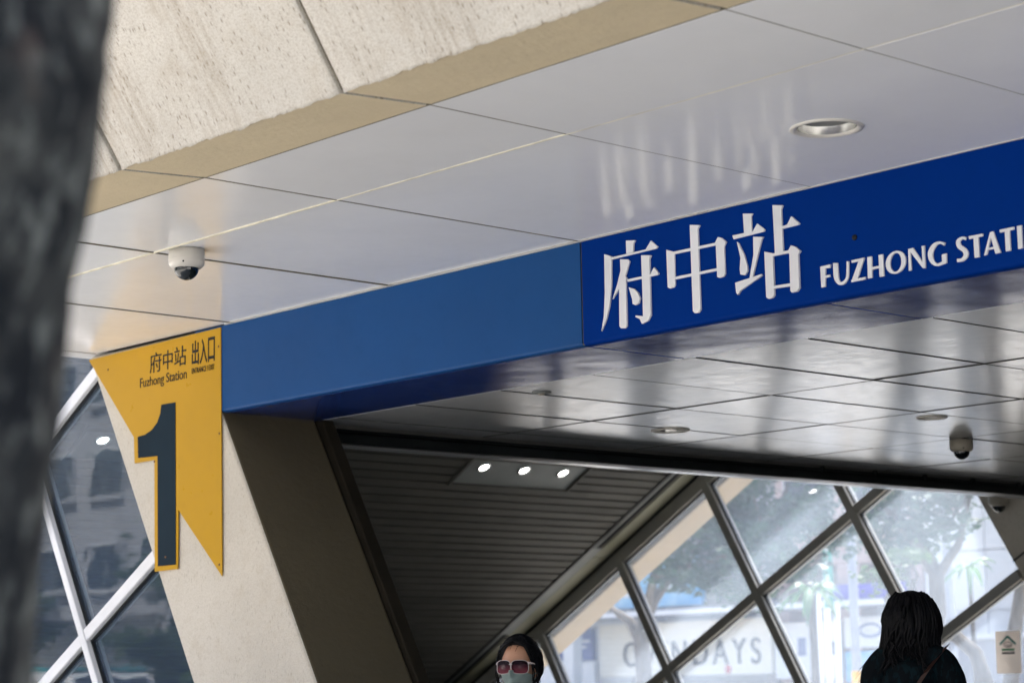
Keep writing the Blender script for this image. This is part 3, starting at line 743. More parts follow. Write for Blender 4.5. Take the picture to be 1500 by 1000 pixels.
# lamp panels with three lit spots each
for dy, lab_ in ((0.0, 'grey plate with three lit round spotlights in the slatted ceiling, right of the column'), (-3.375, 'plate with lit spotlights in the slatted ceiling seen through the left glazing')):
    lpn = thing('ceiling_light', (-12.48, 11.42 + dy, CZ - 12.48 * TL), lab_, 'light')
    obj('plate', sbox(LP0 - .03, LP1 + .045, 10.81 + dy, 12.03 + dy, .004, .024, bev=.002), M['trim'], lpn)
    for (a, b, c, d) in ((LP0 - .05, LP0 - .028, 10.79 + dy, 12.05 + dy), (LP1 + .043, LP1 + .055, 10.79 + dy, 12.05 + dy)):
        obj('frame', sbox(a, b, c, d, -.014, .02, bev=.002), M['slat'], lpn)
    for (c, d) in ((10.785 + dy, 10.808 + dy), (12.032 + dy, 12.055 + dy)):
        obj('frame', sbox(LP0 - .028, LP1 + .043, c, d, -.014, .02, bev=.002), M['slat'], lpn)
    ring = lathe([(.036, .006), (.036, -.004), (.045, -.012), (.054, -.010), (.056, .004)], 28)
    lens = lathe([(0, -.004), (.02, -.0035), (.035, .002)], 24)
    for yy in (10.985, 11.403, 11.821):
        xx = -12.438
        p = Vector((xx, yy + dy, CZ + TL * xx + .002))
        r_ = obj('spot_ring', ring, M['chrome'], lpn, p); r_.rotation_euler = (0, -ANG, 0)
        l_ = obj('spot_lens', lens, M['lamp'], r_, p)

# ================================================================ glazing on a lattice turned by thirty degrees
def clip(poly, a, b, c):
    """keep a*x + b*z <= c"""
    out = []
    n = len(poly)
    for i in range(n):
        p, q = poly[i], poly[(i+1) % n]
        dp, dq = a*p[0] + b*p[1] - c, a*q[0] + b*q[1] - c
        if dp <= 0: out.append(p)
        if (dp < 0 < dq) or (dq < 0 < dp):
            t = dp / (dp - dq)
            out.append((p[0] + (q[0]-p[0])*t, p[1] + (q[1]-p[1])*t))
    return out
def cross(c1, c2):
    """x + TL*zz = c1 ; zz - TL*x = c2  (zz = z - ZC)"""
    x = (c1 - TL * c2) / (1 + TL * TL)
    zz = c2 + TL * x
    return (x, zz + ZC)
def glazing(name, label, y, depth, c1s, c2s, limits, mm, gm, width=(.075, .075)):
    t = thing(name, (c1s[len(c1s)//2], y, 0.0), label, 'glass wall')
    def bounded(poly):
        for (a, b, c) in limits:
            poly = clip(poly, a, b, c)
            if len(poly) < 3: return []
        return poly
    hw1 = width[0] / 2 * math.sqrt(1 + TL * TL)
    hw = hw2 = width[1] / 2 * math.sqrt(1 + TL * TL)
    for i in range(len(c1s) - 1):
        for j in range(len(c2s) - 1):
            a0, a1, b0, b1 = c1s[i] , c1s[i+1], c2s[j], c2s[j+1]
            poly = bounded([cross(a0, b0), cross(a1, b0), cross(a1, b1), cross(a0, b1)])
            if len(poly) >= 3:
                area = abs(sum(poly[k][0]*poly[(k+1) % len(poly)][1] - poly[(k+1) % len(poly)][0]*poly[k][1] for k in range(len(poly)))) / 2
                if area > .01:
                    bm = bmesh.new(); add_prism(bm, poly, y - .005, y + .005, 'Y')
                    obj('pane', bm_mesh(bm), gm, t)
    for i, c in enumerate(c1s[1:-1]):
        hw = hw1
        poly = bounded([cross(c - hw, c2s[0]), cross(c + hw, c2s[0]), cross(c + hw, c2s[-1]), cross(c - hw, c2s[-1])])
        if len(poly) >= 3:
            mu = obj('mullion', prism(poly, y - depth, y + depth, 'Y', .004), mm, t)
            g = []
            for s_ in (-1, 1):
                pg = bounded([cross(c + s_*hw - .008, c2s[0]), cross(c + s_*hw + .008, c2s[0]), cross(c + s_*hw + .008, c2s[-1]), cross(c + s_*hw - .008, c2s[-1])])
                if len(pg) >= 3: obj('gasket', prism(pg, y - .02, y + .02, 'Y'), M['seal'], mu)
    hw = hw2
    for c in c2s[1:-1]:
        for i in range(len(c1s) - 1):
            a0 = c1s[i] + (hw1 if i > 0 else 0); a1 = c1s[i+1] - (hw1 if i < len(c1s) - 2 else 0)
            poly = bounded([cross(a0, c - hw), cross(a1, c - hw), cross(a1, c + hw), cross(a0, c + hw)])
            if len(poly) >= 3:
                mu = obj('mullion', prism(poly, y - depth + .004, y + depth - .004, 'Y', .004), mm, t)
                for s_ in (-1, 1):
                    pg = bounded([cross(a0, c + s_*hw - .008), cross(a1, c + s_*hw - .008), cross(a1, c + s_*hw + .008), cross(a0, c + s_*hw + .008)])
                    if len(pg) >= 3: obj('gasket', prism(pg, y - .02, y + .02, 'Y'), M['seal'], mu)
    return t
# near street front, left of the column
gn = glazing('glass_wall', 'blue-grey glazing with white diagonal mullions left of the near column', 6.0, .05,
        [-9.745 - 1.386 * k for k in range(6, -1, -1)] + [-8.7],
        [6.005 - 1.33 * k for k in range(5, 0, -1)] + [6.005, 7.335, 8.9],
        [(1, TL, -8.757 + TL * ZC), (-TL, 1, 8.79 + ZC), (0, -1, 0.0), (-1, 0, 16.8)], M['mull_out'], M['glass_near'], (.05, .065))
# far side, seen through the passage
gf = glazing('glass_wall', 'hazy glazing with grey diagonal mullions at the far side of the passage', 13.35, .055,
        [-12.727 - 1.36 * k for k in range(3, 0, -1)] + [-12.727, -11.356, -10.0, -8.80],
        [4.66 - 1.4, 4.66, 6.06, 7.485, 8.95],
        [(1, TL, -8.81 + TL * ZC), (-TL, 1, 8.76 + ZC), (0, -1, 0.0), (-1, 0, 16.8)], M['mull_in'], M['glass_far'], (.078, .078))
tf = prism([cross(-8.81, 8.70), cross(-8.81, 8.83), cross(-18, 8.83), cross(-18, 8.70)], 13.30, 13.41, 'Y', .004)
obj('top_frame', tf, M['mull_in'], gf)
obj('gasket', prism([cross(-8.81, 8.684), cross(-8.81, 8.699), cross(-18, 8.699), cross(-18, 8.684)], 13.33, 13.38, 'Y'), M['seal'], gf)
# unseen parapets added along the stairs, height set to darken ceiling reflections
for yy0, yy1, lab in ((13.24, 13.47, 'unseen dark parapet added under the far glazing to darken reflections'), (5.93, 6.09, 'unseen dark parapet added under the near glazing to darken reflections')):
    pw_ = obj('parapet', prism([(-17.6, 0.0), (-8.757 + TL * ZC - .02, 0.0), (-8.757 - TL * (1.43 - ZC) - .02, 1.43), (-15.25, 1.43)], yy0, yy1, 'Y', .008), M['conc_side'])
    tag(pw_, lab, 'parapet')
# eave outside the far glass
ev = obj('eave_beam', prism([cross(-8.6, 8.67), cross(-8.6, 9.0), cross(-18.5, 9.0), cross(-18.5, 8.67)], 13.425, 13.74, 'Y', .01), M['conc_eave'])
tag(ev, 'tan concrete eave running down outside the far glazing', 'beam')
column('slanted_column', -8.80, -7.75, 13.30, 13.87, 3.233, 0.0, 'slanted concrete column at the far right behind the gate track', M['conc_col'])
rw = obj('rear_wall', prism([(-7.75 - TL * (0 - ZC) + .01, 0.0), (2.3, 0.0), (2.3, ZB - .002), (-7.75 - TL * (ZB - ZC) + .01, ZB - .002)], 13.36, 13.52, 'Y'), M['granite'])
tag(rw, 'dark stone wall right of the far column', 'wall')
cj = obj('column_joint', box(-9.33, -8.2, 13.294, 13.299, 2.352, 2.366), M['dark'])
cj.parent = None
bpy.data.objects.remove(cj)
fc = [o for o in SC.objects if o.name == 'slanted_column.001'][0]
obj('joint_groove', prism([cross(-8.79, 6.17), cross(-8.79, 6.185), cross(-7.78, 6.185), cross(-7.78, 6.17)], 13.294, 13.3015, 'Y'), M['dark'], fc)
for (px_, pz_) in ((-9.00, 2.56), (-8.93, 2.565)):
    hm = lathe([(0, .003), (.013, .002), (.015, 0)], 10)
    h_ = obj('hole', hm, M['dark'], fc, (px_, 13.2985, pz_)); h_.rotation_euler = (R(90), 0, 0)

# ================================================================ text helper (built-in font, turned into mesh)
def text_mesh(s, size, extrude=0.002, sx=1.0, space=1.0, shear=0.0, bold=0.0):
    cu = bpy.data.curves.new('lettering', 'FONT')
    cu.body = s
    cu.size = size
    cu.extrude = extrude
    cu.space_character = space
    cu.shear = shear
    cu.offset = bold
    o = bpy.data.objects.new('lettering_tmp', cu)
    COL.objects.link(o)
    dg = bpy.context.evaluated_depsgraph_get()
    dg.update()
    me = bpy.data.meshes.new_from_object(o.evaluated_get(dg))
    bpy.data.objects.remove(o)
    bpy.data.curves.remove(cu)
    for v in me.vertices: v.co.x *= sx
    me.materials.clear()
    return me
def fit_text(name, s, x0, x1, z0, z1, y, mt, parent, face=-1, **kw):
    """lettering on a wall that faces -Y (face=-1), stretched to the given box"""
    me = text_mesh(s, 1.0, **kw)
    co = np.array([v.co for v in me.vertices])
    mn, mx = co.min(0), co.max(0)
    for v in me.vertices:
        u = (v.co.x - mn[0]) / max(mx[0] - mn[0], 1e-6)
        w = (v.co.y - mn[1]) / max(mx[1] - mn[1], 1e-6)
        d = v.co.z
        v.co = Vector((x0 + (x1 - x0) * u, y - d, z0 + (z1 - z0) * w))
    return obj(name, me, mt, parent)

# ================================================================ yellow exit sign
ys = thing('exit_sign', (-9.0, 5.86, 2.6), 'yellow pennant-shaped exit sign with a big dark numeral 1', 'sign')
obj('sign_plate', prism(YSIGN, 5.8645, 5.8695, 'Y'), M['yellow'], ys)
obj('numeral', prism(ONE, 5.8615, 5.8642, 'Y'), M['navy'], ys)
yk = 5.8635
for ch, a, b, z0, z1 in (('府', -9.150, -9.045, 3.060, 3.160), ('中', -9.030, -8.945, 3.062, 3.158), ('站', -8.930, -8.826, 3.066, 3.164)):
    fit_text('character', ch, a, b, z0 + .012, z1 + .012, yk, M['ink'], ys, extrude=.001)
for ch, a, b in (('出', -8.776, -8.716), ('入', -8.708, -8.645), ('口', -8.637, -8.581)):
    fit_text('character', ch, a, b, 3.067, 3.186, yk, M['ink'], ys, extrude=.001, bold=.012)
fit_text('lettering', 'Fuzhong Station', -9.238, -8.820, 2.995, 3.058, yk, M['ink'], ys, extrude=.001)
fit_text('lettering', 'ENTRANCE / EXIT', -8.775, -8.582, 3.026, 3.053, yk, M['ink'], ys, extrude=.001)
sm = lathe([(0.0, 0.003), (0.005, 0.0025), (0.006, 0.0)], 10)
for (a, b) in ((-9.542, 3.138), (-8.548, 3.132), (-8.540, 2.712), (-8.537, 2.090), (-9.101, 2.628), (-8.992, 2.151)):
    o = obj('screw', sm, M['rust'], ys, (a, 5.8613 if -9.0 < a < -8.98 else 5.8643, b)); o.rotation_euler = (R(90), 0, 0)

# ================================================================ ceiling fixtures
def dome_camera(loc, s, label, bm_, drop=0.0):
    t = thing('dome_camera', loc, label, 'camera', 'security dome cameras')
    prof = [(0, 0), (.076, 0), (.076, -.052 - drop), (.074, -.064 - drop), (.060, -.078 - drop), (.055, -.078 - drop), (.0, -.074 - drop)]
    obj('housing', lathe([(r*s, h*s) for r, h in prof], 40), bm_, t, loc)
    obj('mounting_ring', lathe([(.0765*s, -.040*s), (.0778*s, -.041*s), (.0778*s, -.043*s), (.0765*s, -.044*s)], 40), bm_, t, loc)
    dm = [(.052, -.078 - drop)] + [(.052*math.cos(a), -.078 - drop - .050*math.sin(a)) for a in [PI/2*k/8 for k in range(1, 9)]]
    obj('dome', lathe([(r*s, h*s) for r, h in dm], 32), M['dome'], t, loc)
    k = obj('screw', lathe([(0, .002), (.004, .001), (.004, 0)], 8), M['ink'], t, Vector(loc) + Vector((.055*s, -.053*s, (-.060 - drop)*s)))
    k.rotation_euler = (R(90), 0, R(46))
    return t
dome_camera((-7.135, 4.74, ZS), .94, 'white dome security camera on the soffit above the yellow sign', M['plastic'])
dome_camera((-7.26, 9.98, ZB), .86, 'brownish dome security camera hanging from the inner ceiling at the right', M['plastic_grey'], drop=.0)
dome_camera((-9.30, 13.20, 2.80), .95, 'dark dome security camera at the top of the far column', M['plastic_grey'])

def downlight(loc, r, label, dirty=False):
    t = thing('downlight', loc, label, 'light', 'round recessed downlights')
    obj('rim', lathe([(r*.80, .012), (r*.82, -.004), (r*.90, -.0085), (r*.99, -.006), (r, .002)], 44), M['plastic'], t, loc)
    obj('reflector', lathe([(r*.80, .0), (r*.78, .030), (r*.62, .075), (r*.40, .09), (0, .092)], 40), M['chrome'], t, loc)
    obj('bulb', lathe([(0, .050), (r*.20, .056), (r*.27, .075), (r*.2, .091)], 20), M['plastic'], t, loc)
    return t
def cut_hole(panel_prefix, parent, loc, r):
    """open a round hole in the ceiling panels so the lamp sits in a real recess"""
    for o in list(parent.children):
        if not o.name.startswith(panel_prefix): continue
        bb = [parent_world(o) + Vector(c) for c in o.bound_box]
        x0, x1 = min(b.x for b in bb), max(b.x for b in bb); y0, y1 = min(b.y for b in bb), max(b.y for b in bb)
        if not (x0 < loc[0] < x1 and y0 < loc[1] < y1): continue
        base = parent_world(o)
        bm = bmesh.new()
        n = 40
        cx, cy = loc[0] - base.x, loc[1] - base.y
        lx0, lx1, ly0, ly1 = x0 - base.x, x1 - base.x, y0 - base.y, y1 - base.y
        inner = []; outer = []
        for k in range(n):
            a = 2*PI*k/n + PI/4
            c_, s_ = math.cos(a), math.sin(a)
            inner.append(bm.verts.new((cx + r*c_, cy + r*s_, 0)))
            tx = (lx1 - cx)/c_ if c_ > 1e-6 else ((lx0 - cx)/c_ if c_ < -1e-6 else 1e9)
            ty = (ly1 - cy)/s_ if s_ > 1e-6 else ((ly0 - cy)/s_ if s_ < -1e-6 else 1e9)
            q = min(tx, ty)
            outer.append([cx + q*c_, cy + q*s_])
        # snap the nearest spokes to the corners
        for (qx, qy) in ((lx0, ly0), (lx1, ly0), (lx1, ly1), (lx0, ly1)):
            j = min(range(n), key=lambda i: (outer[i][0]-qx)**2 + (outer[i][1]-qy)**2)
            outer[j] = [qx, qy]
        ov = [bm.verts.new((p[0], p[1], 0)) for p in outer]
        for k in range(n):
            bm.faces.new((inner[k], inner[(k+1) % n], ov[(k+1) % n], ov[k]))
        ext = bmesh.ops.extrude_face_region(bm, geom=list(bm.faces))
        for v in [g for g in ext['geom'] if isinstance(g, bmesh.types.BMVert)]: v.co.z += .02
        mt_ = o.data.materials[0]
        me = bm_mesh(bm); me.materials.append(mt_)
        o.data = me
DL = [((-4.282, 5.259, ZS), .118, 'soffit_panel', sof, 'round recessed downlight in the white soffit above the station lettering'),
      ((-7.84, 8.237, ZB), .105, 'ceiling_panel', cei, 'dark recessed downlight in the inner ceiling near the gate track'),
      ((-6.692, 8.962, ZB), .080, 'ceiling_panel', cei, 'small recessed downlight beside the hanging dome camera')]
for loc, r, pre, par, lab in DL:
    cut_hole(pre, par, loc, r * .86)
    downlight(loc, r, lab)
sp = thing('smoke_detector', (-7.138, 6.66, ZB), 'small round detector on the inner ceiling behind the blue fascia', 'detector')
obj('base_plate', lathe([(0, 0), (.045, 0), (.046, -.004), (.036, -.008), (0, -.008)], 24), M['trim'], sp, (-7.138, 6.66, ZB))
obj('sensor', lathe([(.016, -.008), (.015, -.013), (.008, -.015), (0, -.015)], 20), M['plastic_grey'], sp, (-7.138, 6.66, ZB))

# poster on the far glass
po = thing('poster', (-9.36, 13.335, 1.53), 'small white notice with a green house symbol on the far glass', 'poster')
PX0, PX1, PZ0, PZ1 = -9.49, -9.275, 1.525, 1.83
obj('sheet', box(PX0, PX1, 13.338, 13.3405, PZ0, PZ1), M['paper'], po)
cx_ = (PX0 + PX1) / 2
def band(pts, w):
    out = []
    for (a, b) in zip(pts, pts[1:]):
        d = Vector((b[0]-a[0], b[1]-a[1])); d.normalize(); n_ = Vector((-d.y, d.x)) * w / 2
        out.append([(a[0]+n_.x, a[1]+n_.y), (b[0]+n_.x, b[1]+n_.y), (b[0]-n_.x, b[1]-n_.y), (a[0]-n_.x, a[1]-n_.y)])
    return out
letter('house_symbol', band([(cx_ - .068, 1.735), (cx_, 1.792), (cx_ + .068, 1.735)], .016), 13.3362, 13.3378, M['poster_teal'], po)
letter('ground_bar', [[(cx_ - .055, 1.688), (cx_ + .055, 1.688), (cx_ + .055, 1.704), (cx_ - .055, 1.704)]], 13.3362, 13.3378, M['poster_green'], po)
letter('face_symbol', band([(cx_ + .034*math.cos(a), 1.733 + .018*math.sin(a)) for a in [2*PI*k/14 for k in range(15)]], .005) + band([(cx_ - .014, 1.730), (cx_, 1.725), (cx_ + .014, 1.730)], .004), 13.3362, 13.3378, M['grey_ink'], po)
letter('text_bar', [[(cx_ - .055, 1.664), (cx_ + .055, 1.664), (cx_ + .055, 1.680), (cx_ - .055, 1.680)]], 13.3362, 13.3378, M['grey_ink'], po)

# ================================================================ trees
def rnd_unit(rg_):
    while True:
        v = Vector((rg_.uniform(-1, 1), rg_.uniform(-1, 1), rg_.uniform(-1, 1)))
        if 0.05 < v.length < 1: return v.normalized()

def leaf_cloud(centres, per, spread, size, rs, flat=0.6):
    n = len(centres) * per
    c = np.repeat(np.array(centres, float), per, 0)
    d = rs.normal(0, 1, (n, 3)) * np.array([spread, spread, spread * flat])
    p = c + d
    a = rs.normal(0, 1, (n, 3)); a /= np.linalg.norm(a, axis=1)[:, None]
    a[:, 2] *= .5
    b = np.cross(a, rs.normal(0, 1, (n, 3))); b /= np.linalg.norm(b, axis=1)[:, None]
    s = size * rs.uniform(.6, 1.3, n)[:, None]
    V = np.stack([p - a*s, p + b*s*.45, p + a*s, p - b*s*.45], 1).reshape(-1, 3)
    F = np.arange(n * 4).reshape(n, 4)
    return V, F

def tree(name, base, label, trunk, limbs, tufts, seed, per=240, spread=.55, size=.09, leaf=None, cat='tree', group='street trees', flat=.6):
    """trunk: [(offset, radius)...]; limbs: list of such paths; tufts: list of foliage centres, offsets from base"""
    rs = np.random.RandomState(seed)
    rg_ = random.Random(seed)
    t = thing(name, base, label, cat, group)
    B = Vector(base)
    bm = bmesh.new()
    add_tube(bm, [B + Vector(p) for p, r in trunk], [r for p, r in trunk], 12)
    for L in limbs:
        add_tube(bm, [B + Vector(p) for p, r in L], [r for p, r in L], 8)
    # twigs from limb ends towards the tufts
    ends = [L[-1][0] for L in limbs] + [trunk[-1][0]]
    for c in tufts:
        e = min(ends, key=lambda q: (Vector(q) - Vector(c)).length)
        mid = (Vector(e) + Vector(c)) / 2 + rnd_unit(rg_) * .15
        add_tube(bm, [B + Vector(e), B + mid, B + Vector(c)], [.035, .022, .008], 5, cap=False)
    obj('trunk', bm_mesh(bm), M['bark'], t)
    cs = []
    for c in tufts:
        for k in range(5):
            o_ = rnd_unit(rg_) * spread * rg_.uniform(.2, 1.25)
            cs.append(tuple(B + Vector(c) + Vector((o_.x, o_.y, o_.z * flat))))
    V, F = leaf_cloud(cs, per // 5, spread * .42, size, rs, flat)
    me = bpy.data.meshes.new('crown')
    me.from_pydata(V.tolist(), [], F.tolist())
    obj('crown', me, leaf or M['leaf'], t)
    return t

def auto_tree(name, base, label, h, spread_r, seed, trunk_r=.14, fork=.45, n_l=6, n_t=26, lean=(0, 0), **kw):
    rg_ = random.Random(seed)
    fz = h * fork
    tr = []
    for k in range(6):
        f = k / 5
        tr.append(((lean[0]*f*fz + .06*math.sin(k*1.9 + seed), lean[1]*f*fz + .06*math.cos(k*2.3 + seed), fz * f), trunk_r * (1.25 if k == 0 else 1 - .3*f)))
    top = Vector(tr[-1][0])
    limbs = []; tufts = []
    for i in range(n_l):
        a = 2*PI*i/n_l + rg_.uniform(-.4, .4)
        rr = spread_r * rg_.uniform(.45, .8); hh = (h - fz) * rg_.uniform(.45, .95)
        e = top + Vector((math.cos(a)*rr, math.sin(a)*rr, hh))
        mid = top + Vector((math.cos(a)*rr*.45, math.sin(a)*rr*.45, hh*.62)) + rnd_unit(rg_)*.12
        limbs.append([(tuple(top - Vector((0, 0, .15))), trunk_r*.62), (tuple(mid), trunk_r*.42), (tuple(e), trunk_r*.2)])
    for i in range(n_t):
        a = rg_.uniform(0, 2*PI); q = math.sqrt(rg_.uniform(0, 1))
        zz = rg_.uniform(-.12, 1) * (h - fz)
        w = math.sqrt(max(0.05, 1 - ((zz / (h - fz)) - .42)**2 * 1.9))
        tufts.append((top.x + math.cos(a)*q*spread_r*w, top.y + math.sin(a)*q*spread_r*w, top.z + zz))
    return tree(name, base, label, tr, limbs, tufts, seed, **kw)

# the trunk close to the lens, at the left edge of the picture
ft = thing('street_tree', (-2.12, 0.92, 0.0), 'dark mottled tree trunk out of focus at the left edge', 'tree')
bm = bmesh.new()
path = [(-2.12, .93, -.05), (-2.06, .92, .35), (-1.99, .91, .9), (-1.935, .905, 1.35), (-1.905, .90, 1.58), (-1.878, .90, 1.72), (-1.850, .90, 1.84), (-1.822, .90, 1.95), (-1.795, .90, 2.05), (-1.785, .90, 2.16), (-1.785, .90, 2.35), (-1.80, .89, 2.75), (-1.83, .88, 3.3), (-1.90, .86, 3.9)]
rad = [.26, .215, .185, .172, .168, .169, .169, .170, .171, .170, .165, .15, .13, .10]
fine_p, fine_r = [], []
for i in range(len(path) - 1):
    for k in range(4):
        f = k / 4
        fine_p.append(Vector(path[i]).lerp(Vector(path[i+1]), f)); fine_r.append(rad[i]*(1-f) + rad[i+1]*f)
add_tube(bm, fine_p, fine_r, 56)
for v in bm.verts:
    ax = min(fine_p, key=lambda q: abs(q.z - v.co.z))
    d = v.co - ax; d.z = 0
    if d.length > 1e-4:
        d.normalize()
        v.co += d * (.012*mnoise.fractal(v.co * 6, .9, 2, 4) + .005*mnoise.fractal(Vector((v.co.x*30, v.co.y*30, v.co.z*9)), .9, 2, 3))
mtb = bpy.data.materials.new('lichen_bark')
nt, nd, lk = nodes_of(mtb)
pb = nd['Principled BSDF']; pb.inputs['Roughness'].default_value = .95; pb.inputs['Specular IOR Level'].default_value = .15
v_ = texpos(nt)
c_ = mixc(nt, ramp(nt, noise(nt, v_, 9, 5, .6), .42, .6), (.012, .014, .017), (.045, .048, .047))
c_ = mixc(nt, ramp(nt, noise(nt, texpos(nt, (1, 1, .55)), 34, 5, .6), .53, .68), c_, (.15, .16, .148))
c_ = mixc(nt, ramp(nt, noise(nt, texpos(nt, (1.3, 1, .6)), 7, 2, .5), .62, .74), c_, (.17, .11, .085))
lk.new(c_, pb.inputs['Base Color'])
lk.new(bump(nt, noise(nt, v_, 40, 6, .7), .9, .02), pb.inputs['Normal'])
obj('trunk', bm_mesh(bm), mtb, ft)
bm = bmesh.new()
rg2 = random.Random(11); tfs = []
for i in range(7):
    a = 2*PI*i/7 + .3
    e = Vector((-1.9, .86, 3.8)) + Vector((math.cos(a)*1.7, math.sin(a)*1.7, 1.3 + .4*math.sin(i*2.1)))
    add_tube(bm, [(-1.9, .86, 3.75), (Vector((-1.9, .86, 3.9)) + e) / 2 + Vector((0, 0, .2)), e], [.075, .05, .02], 8)
    for k in range(4): tfs.append(tuple(e + Vector((rg2.uniform(-.9, .9), rg2.uniform(-.9, .9), rg2.uniform(-.2, .8)))))
obj('limb', bm_mesh(bm), mtb, ft)
V, F = leaf_cloud(tfs, 170, .42, .07, np.random.RandomState(3))
me = bpy.data.meshes.new('crown'); me.from_pydata(V.tolist(), [], F.tolist())
obj('crown', me, M['leaf'], ft)

# ================================================================ trees and street furniture beyond the far glass
tree('street_tree', (-20.6, 21.0, 0.0), 'leafy tree with a forked trunk behind the middle of the far glass',
     [((0, 0, 0), .15), ((0, 0, .8), .12), ((.0, 0, 1.5), .115), ((-.04, 0, 2.15), .11), ((.05, 0, 2.4), .10)],
     [[((-.05, 0, 2.05), .09), ((-.23, 0, 2.32), .07), ((-.5, .1, 2.42), .055), ((-.95, .2, 2.62), .03)],
      [((.05, 0, 2.35), .085), ((.23, 0, 2.6), .07), ((.56, .1, 3.03), .055), ((1.2, .2, 3.5), .03)],
      [((.05, 0, 2.35), .08), ((.5, -.3, 2.9), .05), ((1.7, -.2, 3.1), .03), ((2.4, -.1, 3.3), .02)],
      [((.05, 0, 2.35), .08), ((.0, .3, 3.1), .05), ((-.4, .5, 3.9), .03)]],
     [(-.1, .0, 3.2), (.45, .2, 3.55), (.95, 0, 3.4), (1.25, .3, 3.85), (1.7, .2, 3.75), (2.1, -.1, 3.95), (2.5, .2, 3.5), (2.95, 0, 3.65), (3.3, .2, 3.3), (3.0, .3, 4.1),
      (1.3, 0, 2.98), (.55, .2, 2.95), (1.9, .2, 3.3), (2.3, .1, 3.0), (2.0, .0, 2.72), (.1, .6, 4.1), (.8, .8, 4.4), (1.6, .7, 4.5), (2.4, .6, 4.6), (-.6, .4, 3.9), (1.4, -.3, 3.45), (.9, -.2, 3.05), (2.7, -.4, 3.2), (2.05, .4, 3.5)],
     21, per=420, spread=.36, size=.075, leaf=M['leaf2'])
tree('street_tree', (-14.5, 19.0, 0.0), 'leaning tree behind the far glass above the dark-haired person',
     [((0, 0, 0), .13), ((.02, 0, 1.0), .105), ((.08, 0, 1.6), .10), ((.26, 0, 2.2), .095), ((.27, 0, 2.6), .09), ((.04, 0, 2.95), .075), ((-.26, 0, 3.3), .05)],
     [[((.26, 0, 2.55), .06), ((.5, .1, 2.9), .045), ((.6, .2, 3.4), .025)], [((-.1, 0, 3.1), .05), ((-.5, .1, 3.4), .03)]],
     [(-.4, 0, 3.45), (-.1, .1, 3.55), (.15, 0, 3.3), (.28, .2, 3.1), (.0, 0, 3.05), (-.3, .2, 2.92), (-.45, 0, 3.15), (.4, .1, 3.5), (.0, .3, 3.8), (-.7, .3, 3.7), (.6, .3, 3.8)],
     22, per=230, spread=.26, size=.065, leaf=M['leaf2'])
tree('street_tree', (-11.95, 17.0, 0.0), 'bare curving grey trunk behind the poster at the right',
     [((0, 0, 0), .12), ((-.02, 0, 1.0), .085), ((.0, 0, 1.45), .075), ((.07, 0, 1.9), .07), ((.2, 0, 2.4), .062), ((.55, 0, 3.0), .05), ((.95, 0, 3.6), .04)],
     [[((.55, 0, 3.0), .04), ((.6, .3, 3.5), .03), ((.5, .6, 4.1), .02)]],
     [(1.0, 0, 4.0), (1.5, .2, 4.2), (.7, .4, 4.4), (1.3, -.3, 4.6), (.4, .6, 4.3)], 23, per=260, spread=.4, size=.07)
tree('street_tree', (-12.93, 18.0, 0.0), 'low arching bare trunk behind the glass beside the dark-haired person',
     [((0, 0, 0), .12), ((.02, 0, .8), .10), ((-.02, 0, 1.45), .085), ((-.12, 0, 1.74), .075), ((-.36, 0, 1.92), .065), ((-.75, 0, 2.02), .05), ((-1.2, 0, 2.3), .03)],
     [[((-.75, 0, 2.0), .03), ((-1.0, .2, 2.5), .02)]], [(-1.3, .1, 2.55), (-1.05, .2, 2.75)], 24, per=120, spread=.2, size=.06)
# small palm and cordyline-like head
def palm(base, h, n, L, label, seed, r=.05, width=.035):
    rg_ = random.Random(seed)
    t = thing('palm_tree', base, label, 'palm', 'palms on the street')
    B = Vector(base)
    bm = bmesh.new()
    add_tube(bm, [B, B + Vector((.02, 0, h*.5)), B + Vector((0, 0, h))], [r*1.2, r, r*.9], 10)
    obj('trunk', bm_mesh(bm), M['bark'], t)
    for i in range(n):
        a = 2*PI*i/n + rg_.uniform(-.25, .25)
        el = rg_.uniform(.15, 1.0)
        bm = bmesh.new()
        rows = []
        m_ = 9
        for k in range(m_):
            f = k / (m_ - 1)
            rr = L * f * (.95 if el < .6 else .7)
            zz = L * (el * f - 1.05 * f * f * (1.1 - .3*el))
            w = width * L * 2.2 * math.sin(PI * min(1, f*.93 + .07)) + .004
            c = B + Vector((math.cos(a)*rr, math.sin(a)*rr, h + zz))
            s = Vector((-math.sin(a), math.cos(a), 0)) * w
            rows.append((bm.verts.new(c - s - Vector((0, 0, w*.5))), bm.verts.new(c + Vector((0, 0, .004))), bm.verts.new(c + s - Vector((0, 0, w*.5)))))
        for p, q in zip(rows, rows[1:]):
            bm.faces.new((p[0], p[1], q[1], q[0])); bm.faces.new((p[1], p[2], q[2], q[1]))
        obj('frond', bm_mesh(bm, recalc=False), M['palm'], t)
palm((-15.98, 22.0, 0), 2.82, 9, .48, 'small palm head against the white building at the right', 5, .03)
palm((-21.85, 26.0, 0), 2.85, 16, .75, 'small palm behind the white posts beyond the far glass', 6, .07)
def post_thing(name, x, y, r, h, mt, label, group=None):
    t = thing(name, (x, y, 0), label, 'pole', group)
    obj('shaft', lathe([(0, h + .01), (r*.9, h), (r, 0)], 18), mt, t, (x, y, 0))
    obj('base', lathe([(r*1.02, .12), (r*1.7, .1), (r*1.9, 0)], 18), mt, t, (x, y, 0))
    return t
p1 = post_thing('utility_pole', -17.78, 24.0, .075, 6.5, M['grey_pole'], 'tall grey pole carrying the round red-ringed sign')
ns = thing('road_sign', (-17.50, 23.9, 3.95), 'round white sign with a red ring on the tall pole', 'sign')
me = lathe([(0, .012), (.20, .012), (.20, 0), (0, 0)], 36); o = obj('disc', me, M['white_board'], ns, (-17.50, 23.91, 3.93)); o.rotation_euler = (R(90), 0, R(-40))
